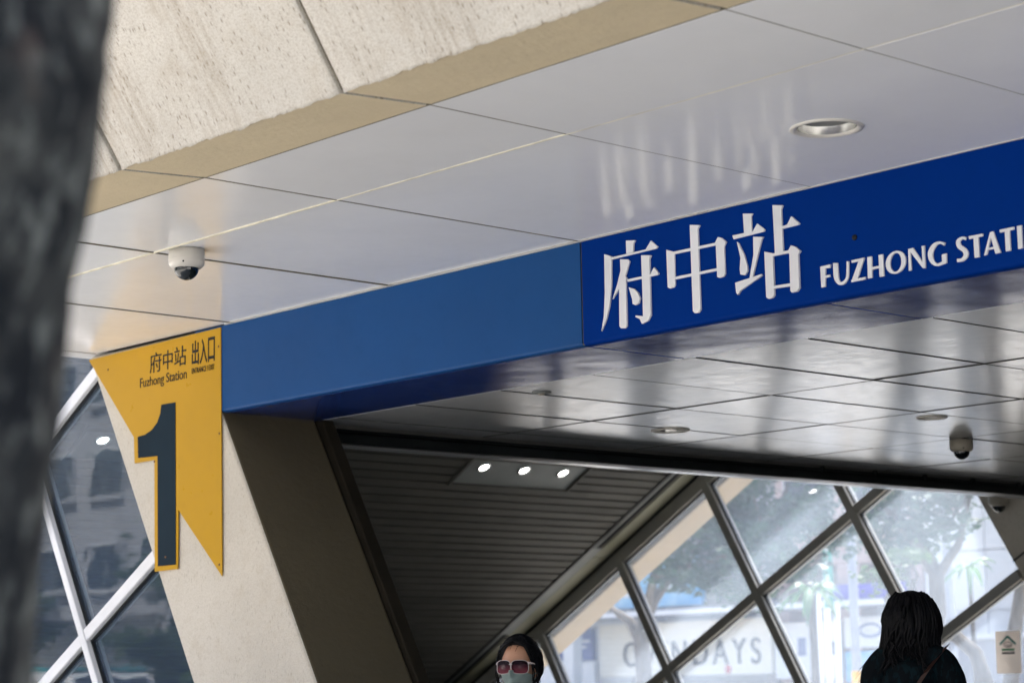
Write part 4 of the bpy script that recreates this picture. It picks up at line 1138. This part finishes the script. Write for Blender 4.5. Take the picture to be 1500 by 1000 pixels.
me = lathe([(.165, .018), (.255, .018), (.26, .009), (.255, 0), (.165, 0), (.165, .018)], 40); o = obj('red_ring', me, M['red'], ns, (-17.50, 23.90, 3.93)); o.rotation_euler = (R(90), 0, R(-40))
o = obj('slash', box(-.03, .03, -.006, .006, -.16, .16), M['purple'], ns, (-17.49, 23.87, 3.93)); o.rotation_euler = (0, R(35), R(-40))
obj('clamp', box(-17.72, -17.55, 23.93, 23.97, 3.90, 3.94), M['grey_pole'], ns)
p2 = post_thing('utility_pole', -21.03, 26.0, .075, 6.2, M['grey_pole'], 'grey pole with amber warning stripes beyond the far glass')
for k in range(4):
    bmq = bmesh.new(); add_lathe(bmq, (-21.03, 26.0, .5 + k*.32), [(.0785, 0), (.0785, .16), (.077, .17), (.077, -.01), (.0785, 0)], 18)
    obj('stripe', bm_mesh(bmq), M['amber'], p2)
for i, (x, h) in enumerate(((-23.42, 2.95), (-23.22, 3.15), (-23.02, 2.7))):
    post_thing('white_post', x, 28.0, .055, h, M['white_pole'], ('shortest white post beside the green street sign', 'tallest white post below the green street sign', 'thin white post right of the green street sign')[(i + 0) % 3] if i else 'white post left of the green street sign', 'white posts by the kerb')
gs = thing('street_sign', (-23.08, 27.9, 2.65), 'tall narrow green street name sign on a white post', 'sign')
obj('plate', box(-23.17, -22.98, 27.88, 27.91, 2.67, 3.82, .004), M['street_green'], gs)
for k in range(4):
    zk = 3.62 - k * .24
    letter('print_mark', [[(-23.13, zk), (-23.02, zk), (-23.02, zk + .025), (-23.13, zk + .025)], [(-23.09, zk - .05), (-23.06, zk - .05), (-23.06, zk + .09), (-23.09, zk + .09)]], 27.872, 27.879, M['white_letter'], gs)
obj('bracket', box(-23.1, -23.04, 27.91, 28.0, 3.1, 3.14), M['grey_pole'], gs)

# ================================================================ shops across the street
YS_ = 36.0
def facade(name, x0, x1, h, mt, label, storeys, cols, sill=1.0, depth=9.0, y=YS_, ground=True, wh=1.5, face=-1, zw=3.9, win=None):
    """building with real window openings set back in the wall"""
    t = thing(name, ((x0 + x1) / 2, y, 0), label, 'building')
    s = -face
    ya, yb = (y, y + depth) if face < 0 else (y - depth, y)
    obj('wall', box(x0, x1, ya, yb, zw, h, .03), mt, t)
    obj('roof_parapet', box(x0 - .1, x1 + .1, ya - .1, yb + .1, h, h + .7, .03), mt, t)
    cw = (x1 - x0) / cols
    sh = (h - zw) / storeys
    for r_ in range(storeys):
        for c in range(cols):
            a, b = x0 + cw*c + cw*.16, x0 + cw*(c+1) - cw*.16
            z0 = zw + sh*r_ + sh*.28; z1 = z0 + sh*.5
            yo = y + face*.02
            w_ = obj('window', box(a, b, min(yo, yo + face*.06), max(yo, yo + face*.06), z0, z1, .01), M['frame_w'], t)
            for q in range(2):
                pa, pb = a + .06 + q*(b - a - .06)/2, a + (q+1)*(b - a - .06)/2
                obj('pane', box(pa, pb, min(yo + face*.055, yo + face*.075), max(yo + face*.055, yo + face*.075), z0 + .07, z1 - .07), M['window'], w_)
            obj('sill', box(a - .08, b + .08, min(y, y + face*.16), max(y, y + face*.16), z0 - .12, z0 - .005), mt, w_)
    if ground:
        n = max(2, int((x1 - x0) / 4))
        for k in range(n + 1):
            xx = x0 + (x1 - x0) * k / n
            obj('pillar', box(max(x0, xx - .3), min(x1, xx + .3), min(y, y + s*.6), max(y, y + s*.6), 0, zw - .002, .02), mt, t)
        obj('shop_back', box(x0, x1, min(y + s*2.2, y + s*2.5), max(y + s*2.2, y + s*2.5), 0, zw - .004), M['wall_white'], t)
    return t
facade('shop_building', -52.0, -31.3, 13.0, M['wall_grey'], 'grey shop building across the street with the cream sign', 3, 7)
facade('shop_building', -31.2, -27.3, 14.5, M['wall_pink'], 'narrow rose-tiled building across the street', 4, 2)
facade('shop_building', -27.2, -9.0, 12.0, M['wall_white'], 'white tiled building across the street at the right', 3, 5, zw=6.5)
b3 = [o for o in SC.objects if o.name == 'shop_building.002'][0]
for k in range(12):
    for j in range(5):
        xa, za = -27.2 + k*1.5, .4 + j*1.2
        obj('wall_tile', box(xa + .012, xa + 1.488, 35.93, 35.99, za + .01, za + 1.19, .006), M['wall_white'], b3)
def board(name, x0, x1, z0, z1, y, mt, label, cat='sign'):
    t = thing(name, ((x0+x1)/2, y, z0), label, cat)
    obj('panel', box(x0, x1, y, y + .15, z0, z1, .01), mt, t)
    fr = M['frame_w']
    return t
cb = board('shop_sign', -36.30, -31.05, 1.66, 2.86, 35.55, M['cream_board'], 'cream shop sign reading OWNDAYS in dark letters')
fit_text('lettering', 'OWNDAYS', -35.50, -31.35, 1.88, 2.44, 35.545, M['ink'], cb, extrude=.03, space=1.35)
o = obj('red_dot', lathe([(0, .01), (.09, .01), (.09, 0)], 16), M['red'], cb, (-32.3, 35.54, 1.78)); o.rotation_euler = (R(90), 0, 0)
nb = board('shop_sign', -38.6, -36.55, 2.06, 2.80, 35.55, M['navy_board'], 'navy blue shop sign left of the cream sign')
for k in range(4):                     # the characters are too soft in the photograph to read: only their masses
    xk = -38.30 + k * .25
    letter('print_mark', [[(xk, 2.30), (xk + .05, 2.30), (xk + .05, 2.56), (xk, 2.56)], [(xk + .07, 2.50), (xk + .19, 2.50), (xk + .19, 2.54), (xk + .07, 2.54)],
           [(xk + .07, 2.41), (xk + .19, 2.41), (xk + .19, 2.45), (xk + .07, 2.45)], [(xk + .11, 2.30), (xk + .15, 2.30), (xk + .15, 2.56), (xk + .11, 2.56)]], 35.532, 35.549, M['white_letter'], nb)
for k in range(2):
    obj('stripe', box(-37.2 + k*.1, -36.75 + k*.12, 35.535, 35.548, 2.34 + k*.13, 2.40 + k*.13), M['white_letter'], nb)
lb = board('shop_sign', -38.6, -36.55, 1.40, 2.02, 35.60, M['white_board'], 'pale lower shop panel under the navy sign')
bb = board('billboard', -38.7, -33.0, 3.20, 4.3, 35.5, M['sky_board'], 'bright sky blue billboard above the shop awning', 'billboard')
for k, (a, b) in enumerate(((-38.0, -37.5), (-35.6, -35.0), (-34.3, -33.9))):
    obj('print_patch', box(a, b, 35.492, 35.499, 3.35 + .1*k, 4.0), M['red'] if k == 0 else M['white_board'], bb)
aw = thing('awning', (-35, 35.2, 2.95), 'grey shop awning with a white edge above the cream sign', 'awning')
obj('canopy', prism([(35.5, 3.16), (35.5, 3.05), (34.9, 2.93), (34.9, 3.02)], -39.0, -27.4, 'X', .005), M['awning'], aw)
obj('edge', box(-39.0, -27.4, 34.87, 34.898, 2.985, 3.10), M['white_board'], aw)
obj('lamp_box', box(-38.5, -37.5, 35.2, 35.5, 2.84, 2.92), M['white_board'], aw)
wp = thing('pillar', (-36.1, 34.7, 0), 'white pillar between the navy and cream shop signs', 'pillar')
obj('shaft', box(-36.5, -36.15, 34.55, 34.85, 0, 3.75, .02), M['wall_white'], wp)
obj('foot', box(-36.56, -36.09, 34.49, 34.91, 0, .18, .02), M['kerb'], wp)
wb1 = board('shop_sign', -30.95, -29.2, 1.55, 2.72, 35.55, M['white_board'], 'white shop board with dark marks right of the cream sign')
for k in range(4):
    obj('print_mark', box(-30.7 + k*.4, -30.5 + k*.42, 35.54, 35.548, 1.9 + .12*(k % 2), 2.3 + .1*(k % 3)), M['grey_ink'] if k != 1 else M['navy_board'], wb1)
wb2 = board('shop_sign', -29.05, -27.5, 2.15, 2.78, 35.55, M['white_board'], 'upper white board behind the striped pole')
letter('oval_mark', band([(-28.35 + .28*math.cos(a), 2.5 + .13*math.sin(a)) for a in [2*PI*k/16 for k in range(17)]], .05), 35.54, 35.549, M['navy_board'], wb2)
wb3 = board('shop_sign', -29.05, -27.5, 1.45, 2.08, 35.55, M['sky_board'], 'lower blue-white board behind the striped pole')
pb_ = board('shop_sign', -29.6, -27.4, 3.05, 3.45, 35.45, M['purple'], 'violet blue sign strip behind the striped pole')
rd = board('banner', -27.1, -26.75, 1.6, 2.5, 35.3, M['red'], 'upright red banner left of the dark-haired person', 'banner')
rd2 = board('banner', -25.2, -24.95, 1.5, 2.05, 33.6, M['red'], 'small red panel right of the dark-haired person', 'banner')
lw_ = thing('low_wall', (-22, 34.2, 0), 'low pale wall in front of the white building', 'wall')
obj('body', box(-25.6, -9, 34.1, 34.35, 0, 2.2, .02), M['wall_grey'], lw_)
obj('coping', box(-25.7, -8.9, 34.05, 34.40, 2.202, 2.30, .015), M['wall_white'], lw_)

# ================================================================ the street behind the photographer (seen as reflections)
facade('tower_block', -96, -72, 26, M['wall_slate'], 'slate blue apartment block reflected in the left glazing', 6, 7, y=-26, face=1)
facade('tower_block', -71.5, -52, 19, M['wall_grey'], 'grey apartment block reflected in the left glazing', 5, 6, y=-25, face=1)
facade('tower_block', -51.5, -30, 23, M['wall_pink'], 'rose-tiled apartment block behind the road trees', 6, 6, y=-26, face=1)
facade('tower_block', -29.5, -8, 17, M['wall_grey'], 'grey office block across the road from the entrance', 4, 6, y=-25, face=1)
facade('tower_block', -7.5, 16, 20, M['wall_tan'], 'tan office block across the road behind the photographer', 5, 6, y=-25.5, face=1)
for i, (x, y, h) in enumerate(((-60, -9.2, 5.6), (-50, -22.8, 6.0), (-43, -9.0, 5.0), (-36, -22.6, 5.8), (-27, -9.2, 4.8), (-66, -22.6, 6.6))):
    auto_tree('road_tree', (x, y, 0), ('tall road tree far down the near kerb', 'road tree before the grey apartment block', 'road tree at the near kerb beside the van', 'road tree before the rose-tiled block', 'road tree at the near kerb closest to the entrance', 'tallest road tree at the far kerb')[i], h, h*.5, 40 + i, trunk_r=.16, fork=.3, n_t=34, per=300, spread=.75, size=.17, group='trees along the road')

def van(loc, rz, label):
    t = thing('parked_van', loc, label, 'van')
    L = Vector(loc); 
    def add(name, me, mt, par=t):
        o = bpy.data.objects.new(name, me); 
        if not me.materials: me.materials.append(mt)
        COL.objects.link(o); o.parent = par; return o
    prof = [(-2.3, .35), (2.25, .35), (2.35, .6), (2.3, .95), (1.75, 1.12), (1.15, 1.95), (.9, 2.03), (-2.15, 2.05), (-2.32, 1.9)]
    add('body', prism(prof, -.88, .88, 'Y', .05, 3), M['van_white'])
    add('roof', box(-2.2, .95, -.86, .86, 2.04, 2.12, .03, 2), M['van_teal'])
    add('windscreen', prism([(1.80, 1.13), (1.83, 1.13), (1.215, 1.93), (1.185, 1.93)], -.75, .75, 'Y'), M['window'])
    for s in (-1, 1):
        for (a, b) in ((.35, 1.25), (-.85, .25), (-2.1, -.95)):
            add('side_window', prism([(a, 1.2), (b if b < 1 else 1.5, 1.2), (b if b < 1 else 1.1, 1.8), (a, 1.8)], s*.875, s*.888, 'Y'), M['window'])
        add('headlight', box(2.2, 2.36, s*.62 - .14, s*.62 + .14, .70, .90, .02), M['chrome'])
        for xw in (-1.45, 1.45):
            w_ = add('wheel', lathe([(.0, .1), (.2, .1), (.3, .1), (.32, .06), (.32, -.06), (.3, -.1), (.2, -.1), (0, -.1)], 24), M['tyre'])
            w_.rotation_euler = (R(90), 0, 0); w_.location = (xw, s*.82, .32)
            add('rim', lathe([(0, .115), (.17, .112), (.19, .1), (.19, -.1), (.17, -.112), (0, -.115)], 18), M['chrome'], w_)
    add('stripe', box(-2.25, 2.1, -.893, .893, .88, 1.02), M['van_teal'])
    t.rotation_euler = (0, 0, rz)
van((-37.0, -10.2, -.12), R(4), 'white van with a teal roof on the road, reflected in the glazing')

# ================================================================ people
def skin_mesh(chains, subsurf=2):
    """chains: list of [(point, radius), ...]; the first point of the first chain is the root; equal points are shared"""
    verts, radii, edges, idx = [], [], [], {}
    for ch in chains:
        prev = None
        for p, r in ch:
            key = tuple(round(c, 4) for c in p)
            if key not in idx:
                idx[key] = len(verts); verts.append(p); radii.append(r)
            i = idx[key]
            if prev is not None: edges.append((prev, i))
            prev = i
    me = bpy.data.meshes.new('figure')
    me.from_pydata(verts, edges, [])
    o = bpy.data.objects.new('figure_tmp', me)
    COL.objects.link(o)
    o.modifiers.new('skin', 'SKIN')
    for i, r in enumerate(radii):
        rr = r if isinstance(r, tuple) else (r, r)
        me.skin_vertices[0].data[i].radius = rr
        me.skin_vertices[0].data[i].use_root = (i == 0)
    s = o.modifiers.new('sub', 'SUBSURF'); s.levels = subsurf
    dg = bpy.context.evaluated_depsgraph_get(); dg.update()
    out = bpy.data.meshes.new_from_object(o.evaluated_get(dg))
    bpy.data.objects.remove(o)
    return out

HA, HB, HC = .073, .092, .112
def head_pt(lon, lat, off=0.0):
    """lon 0 = face (towards +Y), lat up; centre of the head at the origin"""
    x = math.sin(lon) * math.cos(lat); y = math.cos(lon) * math.cos(lat); z = math.sin(lat)
    a, b, c = HA + off, HB + off, HC + off
    zz = z
    jaw = 1.0
    if zz < 0: jaw = 1 - .34 * min(1, -zz) ** 1.6
    px, py, pz = a * x * jaw, b * y * (1 if y > 0 else 1.04), c * z
    if y > 0:
        fr = max(0, y)
        g = lambda u, v, su, sv: math.exp(-((lon - u) / su) ** 2 - ((pz - v) / sv) ** 2)
        py += fr * (.021 * g(0, -.022, .13, .017) + .010 * g(0, -.004, .10, .022) - .008 * (g(.36, .004, .2, .013) + g(-.36, .004, .2, .013)) + .005 * g(0, .027, .6, .011)
                    + .008 * g(0, -.062, .26, .011) + .010 * g(0, -.094, .3, .017) - .003 * g(0, -.047, .2, .006))
    elif zz < -.25:
        py += .03 * (-zz - .25)
    return Vector((px, py, pz))

def grid_mesh(fn, nu, nv, closed=True):
    bm = bmesh.new()
    rows = [[bm.verts.new(fn(i / nu, j / nv)) for i in range(nu + (0 if closed else 1))] for j in range(nv + 1)]
    for j in range(nv):
        for i in range(nu):
            i2 = (i + 1) % nu if closed else i + 1
            f = bm.faces.new((rows[j][i], rows[j][i2], rows[j+1][i2], rows[j+1][i])); f.smooth = True
    return bm

def voxel(me, size):
    o = bpy.data.objects.new('tmp', me); COL.objects.link(o)
    r = o.modifiers.new('r', 'REMESH'); r.mode = 'VOXEL'; r.voxel_size = size; r.use_smooth_shade = True
    s = o.modifiers.new('s', 'SMOOTH'); s.factor = .5; s.iterations = 3
    dg = bpy.context.evaluated_depsgraph_get(); dg.update()
    out = bpy.data.meshes.new_from_object(o.evaluated_get(dg))
    bpy.data.objects.remove(o)
    return out

def person(loc, rz, H, label, step=.0, arm_swing=.1, tops=None, trousers=None, head_turn=0.0, lower=0.0, wid=1.0):
    """standing or walking figure facing +Y before rotation; returns (thing, head centre in local space)"""
    t = thing('person', loc, label, 'person', None)
    k = H / 1.60
    S = lambda *p: tuple(c * k for c in p)
    hipz, kneez, ank = .80, .44, .075
    ch = [[(S(0, 0, .80), (.135*k, .10*k)), (S(0, 0, .88), (.148*k, .108*k)), (S(0, .005, 1.0), (.122*k, .095*k)), (S(0, .0, 1.13), (.138*k, .102*k)), (S(0, -.01, 1.23), (.155*k, .095*k)), (S(0, -.012, 1.29), (.115*k, .07*k))],
          [(S(0, -.012, 1.22), .06*k), (S(0, -.008, 1.32), .054*k), (S(0, .0, 1.37), .048*k), (S(0, .012, 1.45), .047*k)]]
    for s in (-1, 1):
        st = step * s
        ch.append([(S(.06*s, .0, .86), .09*k), (S(.085*s, .0, hipz), .090*k), (S(.088*s, st*.45 + .02, kneez + .15), .068*k), (S(.088*s, st*.75 + .02, kneez), .054*k), (S(.088*s, st*.9 - .01, .26), .050*k), (S(.088*s, st, ank), .036*k)])
        ch.append([(S(.088*s, st - .035, .045), .036*k), (S(.090*s, st + .03, .045), .036*k), (S(.092*s, st + .09, .036), .033*k), (S(.095*s, st + .15, .028), .024*k)])
        sw = -arm_swing * s
        ch.append([(S(.03*s, -.012, 1.29), .05*k), (S(.105*s, -.012, 1.287), .054*k), (S(.160*s, -.010, 1.255), .054*k), (S(.188*s, -.005 + sw*.2, 1.14), .045*k), (S(.207*s, sw*.6, .98), .037*k), (S(.217*s, .05 + sw*.9, .86), .031*k), (S(.215*s, .085 + sw, .77), .023*k)])
    bm = bmesh.new()
    for c_ in ch:
        c_ = [((p[0]*wid, p[1], p[2]), (r[0]*wid, r[1]) if isinstance(r, tuple) else r) for p, r in c_]
        bm.from_mesh(skin_mesh([c_], 2))
    hc = Vector(S(0, .022, 1.485 - lower))
    rot = Matrix.Rotation(head_turn, 3, 'Z')
    hb = grid_mesh(lambda u, v: hc + rot @ head_pt((u - .5) * 2 * PI, (v - .5) * PI * .998), 64, 48)
    tmp = bpy.data.meshes.new('h'); hb.to_mesh(tmp); hb.free(); bm.from_mesh(tmp)
    for s in (-1, 1):   # ears
        eb = grid_mesh(lambda u, v: hc + rot @ Vector((s * (.073 + .009 * math.cos((v-.5)*PI) * math.cos(2*PI*u)), -.008 + .017*math.cos((v-.5)*PI)*math.sin(2*PI*u), -.012 + .031*math.sin((v-.5)*PI))), 16, 10)
        tmp = bpy.data.meshes.new('e'); eb.to_mesh(tmp); eb.free(); bm.from_mesh(tmp)
        # hand: palm and five fingers, lightly curled
        sw = -arm_swing * s
        w = Vector(S(.215*s*wid, .085 + sw, .77))
        pl = [[(tuple(w), (.022*k, .018*k)), (tuple(w + Vector((-.004*s, .012, -.04))), (.030*k, .014*k)), (tuple(w + Vector((-.006*s, .018, -.08))), (.032*k, .012*k))]]
        pm = skin_mesh(pl, 2); bm.from_mesh(pm)
        for q, (dy, ln) in enumerate(((-.026, .060), (-.009, .072), (.009, .078), (.026, .070))):
            b0 = w + Vector((-.006*s, .018 + dy, -.075))
            f = [[(tuple(b0), .0085), (tuple(b0 + Vector((-.004*s, .004, -ln*.45))), .008), (tuple(b0 + Vector((-.014*s, .006, -ln*.78))), .0075), (tuple(b0 + Vector((-.028*s, .006, -ln*.95))), .0065)]]
            fm = skin_mesh(f, 1); bm.from_mesh(fm)
        b0 = w + Vector((-.006*s, .035, -.03))
        fm = skin_mesh([[(tuple(b0), .010), (tuple(b0 + Vector((-.012*s, .028, -.025))), .009), (tuple(b0 + Vector((-.020*s, .036, -.055))), .0075)]], 1); bm.from_mesh(fm)
    allm = bpy.data.meshes.new('body'); bm.to_mesh(allm); bm.free()
    bodym = voxel(allm, .0058)
    t.rotation_euler = (0, 0, rz)
    def add(name, me, mt, par=None):
        o = bpy.data.objects.new(name, me)
        if not me.materials: me.materials.append(mt)
        COL.objects.link(o); o.parent = par or t
        return o
    add('body', bodym, M['skin'])
    def garment(name, test, off, mt, folds=.006):
        g = bmesh.new(); g.from_mesh(bodym)
        g.normal_update()
        kill = [f for f in g.faces if not test(f.calc_center_median())]
        bmesh.ops.delete(g, geom=kill, context='FACES')
        g.normal_update()
        for v in g.verts:
            n = mnoise.fractal(v.co * 7.0, .9, 2.0, 3) * folds + mnoise.noise(v.co * 19) * folds * .4
            v.co += v.normal * (off + n)
        return add(name, bm_mesh(g, smooth=True, recalc=False), mt)
    def is_arm(c): return abs(c.x) > .135*k*wid + max(0, (1.12*k - c.z)) * .03 and c.z < 1.3*k
    garment('top', lambda c: (.86*k < c.z < 1.345*k and not (is_arm(c) and c.z < .84*k)) and not (abs(c.x) < .06 and c.z > 1.335*k), .016, tops)
    garment('trousers', lambda c: .08*k < c.z < .90*k and abs(c.x) < .178*k*wid, .013, trousers)
    for s in (-1, 1):
        garment('shoe', (lambda s_: (lambda c: c.z < .085*k and c.x * s_ > 0))(s), .008, M['shoe'], .0)
    return t, hc, rot, add, k

# --- the masked walker coming out of the entrance
FACE1 = math.atan2(.87, .46)      # facing direction (0.46, -0.87)
t1, hc, rot, add, k1 = person((-6.66, 6.07, .18), R(-152), 1.525, 'person in red-tinted sunglasses and a pale green mask coming out', step=.16, arm_swing=.1, tops=M['cloth_grey'], trousers=M['cloth_navy'], lower=.02)
def hairline(lon):
    a = abs(lon)
    if a < .75: return .90 - .12 * (a / .75) ** 2
    if a < 1.15: return .78 - (a - .75) / .4 * .78
    if a < 1.9: return 0.0 - (a - 1.15) / .75 * .42
    return -.55
def cap(u, v):
    lon = (u - .5) * 2 * PI
    lo = hairline(lon)
    lat = lo + (PI / 2 * .998 - lo) * v
    th = .017 * min(1, v * 6 + .10) + .003 * mnoise.noise(Vector((lon * 6, lat * 3, 1.7))) + (.006 if abs(lon) > 1.2 else 0)
    return hc + rot @ head_pt(lon, lat, th)
bmh = grid_mesh(cap, 96, 24)
# combed strands laid over the cap, gathered into a low bun
rgh = random.Random(8)
for i in range(150):
    lon0 = rgh.uniform(-2.4, 2.4)
    lo = hairline(lon0) + .03
    pts = []
    for q in range(7):
        f = q / 6
        lon = lon0 + (PI * (1 if lon0 > 0 else -1) - lon0) * (f ** 1.3) * .95
        lat = lo + (rgh.uniform(.0, .02)) + (math.sin(PI * min(1, f * .9)) * (.75 - lo) * .75) - f * f * (lo + .25)
        pts.append(hc + rot @ head_pt(lon, max(-.6, lat), .0165 + .005 * rgh.random()))
    add_tube(bmh, pts, [.003, .0045, .005, .005, .005, .004, .003], 5, cap=False)
for i in range(26):
    s = 1 if i % 2 else -1
    lon0 = s * rgh.uniform(.85, 1.3)
    pts = [hc + rot @ (head_pt(lon0 + s * .05 * q, .55 - .22 * q, .010 + .004 * q + .005 * math.sin(q + i)) + Vector((0, 0, -.004 * q))) for q in range(6)]
    add_tube(bmh, pts, [.0022, .0024, .0022, .0018, .0014, .0007], 4, cap=False)
for i in range(40):
    lon0 = rgh.uniform(-3, 3); la = rgh.uniform(.7, 1.3)
    pts = [hc + rot @ head_pt(lon0 + .12 * q, la - .05 * q * q * .3, .020 + .0035 * q * math.sin(1.3 * q + i)) for q in range(5)]
    add_tube(bmh, pts, [.0016, .0016, .0013, .001, .0006], 4, cap=False)
add_lathe(bmh, hc + rot @ Vector((0, -.118, -.045)), [(0, .035), (.022, .028), (.036, .0), (.022, -.028), (0, -.035)], 18)
add('hair', bm_mesh(bmh), M['hair'])
def mask_pt(u, v):
    lon = (u - .5) * 2 * 1.28
    top = -.20 + .10 * math.cos(lon * 1.15) - .10 * (abs(lon) / 1.28)
    bot = -1.22 + .30 * (abs(lon) / 1.28)
    lat = bot + (top - bot) * v
    p = head_pt(lon, lat, .007)
    ridge = math.exp(-(lon / .35) ** 2) * math.sin(PI * min(1, max(0, v))) * .016
    p.y += ridge
    return hc + rot @ p
bmm = grid_mesh(mask_pt, 48, 22, closed=False)
ext = bmesh.ops.solidify(bmm, geom=list(bmm.faces), thickness=.0025)
mk = add('mask', bm_mesh(bmm, smooth=True), M['mask'])
for s in (-1, 1):
    bme = bmesh.new()
    for lt in (-.28, -.62):
        add_tube(bme, [hc + rot @ head_pt(s * lo_, lt * (1 - (lo_ - 1.25)) , .006) for lo_ in (1.25, 1.4, 1.55, 1.68)], .0018, 6)
    add('ear_loop', bm_mesh(bme), M['mask'], mk)
def lens_outline(s, n=28, g=1.0):
    out = []
    for q in range(n):
        a = 2 * PI * q / n
        ca, sa = math.cos(a), math.sin(a)
        rx = .0325 * g * abs(ca) ** .62 * (1 if ca > 0 else -1)
        rz_ = .0265 * g * abs(sa) ** .66 * (1 if sa > 0 else -1)
        out.append((s * .0345 + rx, -.004 + rz_ - (.003 * s * ca if sa < 0 else 0)))
    return out
def on_face(x, z, lift=.0):
    return hc + rot @ Vector((x, .1065 + lift - 5.2 * x * x, z + .004))
gl_ = add('sunglasses', None, None) if False else None
for s in (-1, 1):
    bml = bmesh.new()
    vs = [bml.verts.new(on_face(x, z)) for x, z in lens_outline(s)]
    c0 = bml.verts.new(on_face(s * .0345, -.004, .003))
    for a, b in zip(vs, vs[1:] + vs[:1]): bml.faces.new((a, b, c0)).smooth = True
    bmesh.ops.solidify(bml, geom=list(bml.faces), thickness=.0016)
    add('sunglass_lens', bm_mesh(bml), M['lens'])
    bmf = bmesh.new()
    ol = lens_outline(s, g=1.03)
    add_tube(bmf, [on_face(x, z, .001) for x, z in ol + ol[:1]], .0014, 8, cap=False)
    p0 = on_face(s * .066, .012)
    add_tube(bmf, [p0, hc + rot @ Vector((s * .079, .055, .012)), hc + rot @ Vector((s * .083, .0, .008)), hc + rot @ Vector((s * .081, -.03, -.012))], [.005, .0042, .003, .003], 8)
    add('sunglass_frame', bm_mesh(bmf), M['specs'])
bmf = bmesh.new(); add_tube(bmf, [on_face(-.006, .006, .002), on_face(0, .009, .004), on_face(.006, .006, .002)], .0028, 8)
add('sunglass_bridge', bm_mesh(bmf), M['specs'])

# --- the dark-haired person walking in, seen from behind
t2, hc, rot, add, k2 = person((-5.52, 7.18, .18), R(28), 1.735, 'person with long wavy black hair seen from behind in a dark teal top', step=-.12, arm_swing=.05, tops=M['cloth_dark'], trousers=M['cloth_navy'], lower=.072, wid=.80)
rgh = random.Random(21)
def cap2(u, v):
    lon = (u - .5) * 2 * PI
    lo = .55 if abs(lon) < .6 else (.55 - (abs(lon) - .6) * .9 if abs(lon) < 1.6 else -.62)
    lat = lo + (PI / 2 * .998 - lo) * v
    return hc + rot @ head_pt(lon, lat, .032 + .004 * mnoise.noise(Vector((lon * 5, lat * 2.5, 4.2))))
bmh = grid_mesh(cap2, 96, 26)
for i in range(420):
    lon = rgh.choice((-1, 1)) * rgh.uniform(.95, PI)
    r0 = rgh.uniform(.014, .044)
    lat0 = rgh.uniform(-.1, 1.1)
    p0 = head_pt(lon, lat0, r0)
    drop = rgh.uniform(.09, .16) if abs(lon) > 2.2 else (rgh.uniform(.13, .21) if lon < 0 else rgh.uniform(.10, .17))
    if abs(lon) > 2.72: drop *= .62        # parted over the nape
    ph = rgh.uniform(0, 6.28); amp = rgh.uniform(.008, .022)
    pts, rad_ = [], []
    nq = 11
    zb_ = -.04
    for q in range(nq):
        f = q / (nq - 1)
        z = p0.z + (zb_ - drop - p0.z) * f
        # follow the skull, then hang
        latq = math.asin(max(-1, min(1, z / (HC + r0))))
        w = head_pt(lon, max(latq, -.35), r0)
        hang = max(0.0, -z - .03)
        out = 1 + hang * (3.0 if lon < 0 else 1.0)
        x = w.x * out + math.sin(f * 8.5 + ph) * amp * (f ** 1.2) * (1.5 if lon < 0 else 1)
        y = w.y * (1 + hang * .35) - hang * .05 + math.cos(f * 6.3 + ph) * amp * f
        pts.append(hc + rot @ Vector((x, y, z)))
        rad_.append(.0085 * (1 - .75 * f ** 2.2))
    add_tube(bmh, pts, rad_, 6, cap=False)
# loose flyaway ends
for i in range(16):
    s = -1 if i < 11 else 1
    b = Vector((s * (.115 if s < 0 else .085), -.03 + rgh.uniform(-.02, .03), -.12 + rgh.uniform(-.06, .05)))
    pts = [hc + rot @ (b + Vector((s * .02 * q * (1 + .2 * math.sin(i)), .006 * math.sin(q * 1.3 + i), -.018 * q + .010 * math.sin(q * 1.9 + i)))) for q in range(6)]
    add_tube(bmh, pts, [.0028, .0026, .0022, .0018, .0013, .0008], 4, cap=False)
add('hair', bm_mesh(bmh), M['hair'])
bms = bmesh.new()
pa = [Vector((.135, -.035, 1.335)), Vector((.07, -.125, 1.24)), Vector((-.02, -.142, 1.11)), Vector((-.13, -.12, .98)), Vector((-.185, -.04, .90))]
pa = [p * k2 for p in pa]
prev = None
for p in pa:
    a = bms.verts.new(p + Vector((.018, 0, .012))); b = bms.verts.new(p - Vector((.018, 0, .012)))
    if prev: bms.faces.new((prev[0], a, b, prev[1]))
    prev = (a, b)
bmesh.ops.solidify(bms, geom=list(bms.faces), thickness=.004)
st = add('shoulder_strap', bm_mesh(bms), M['leather'])
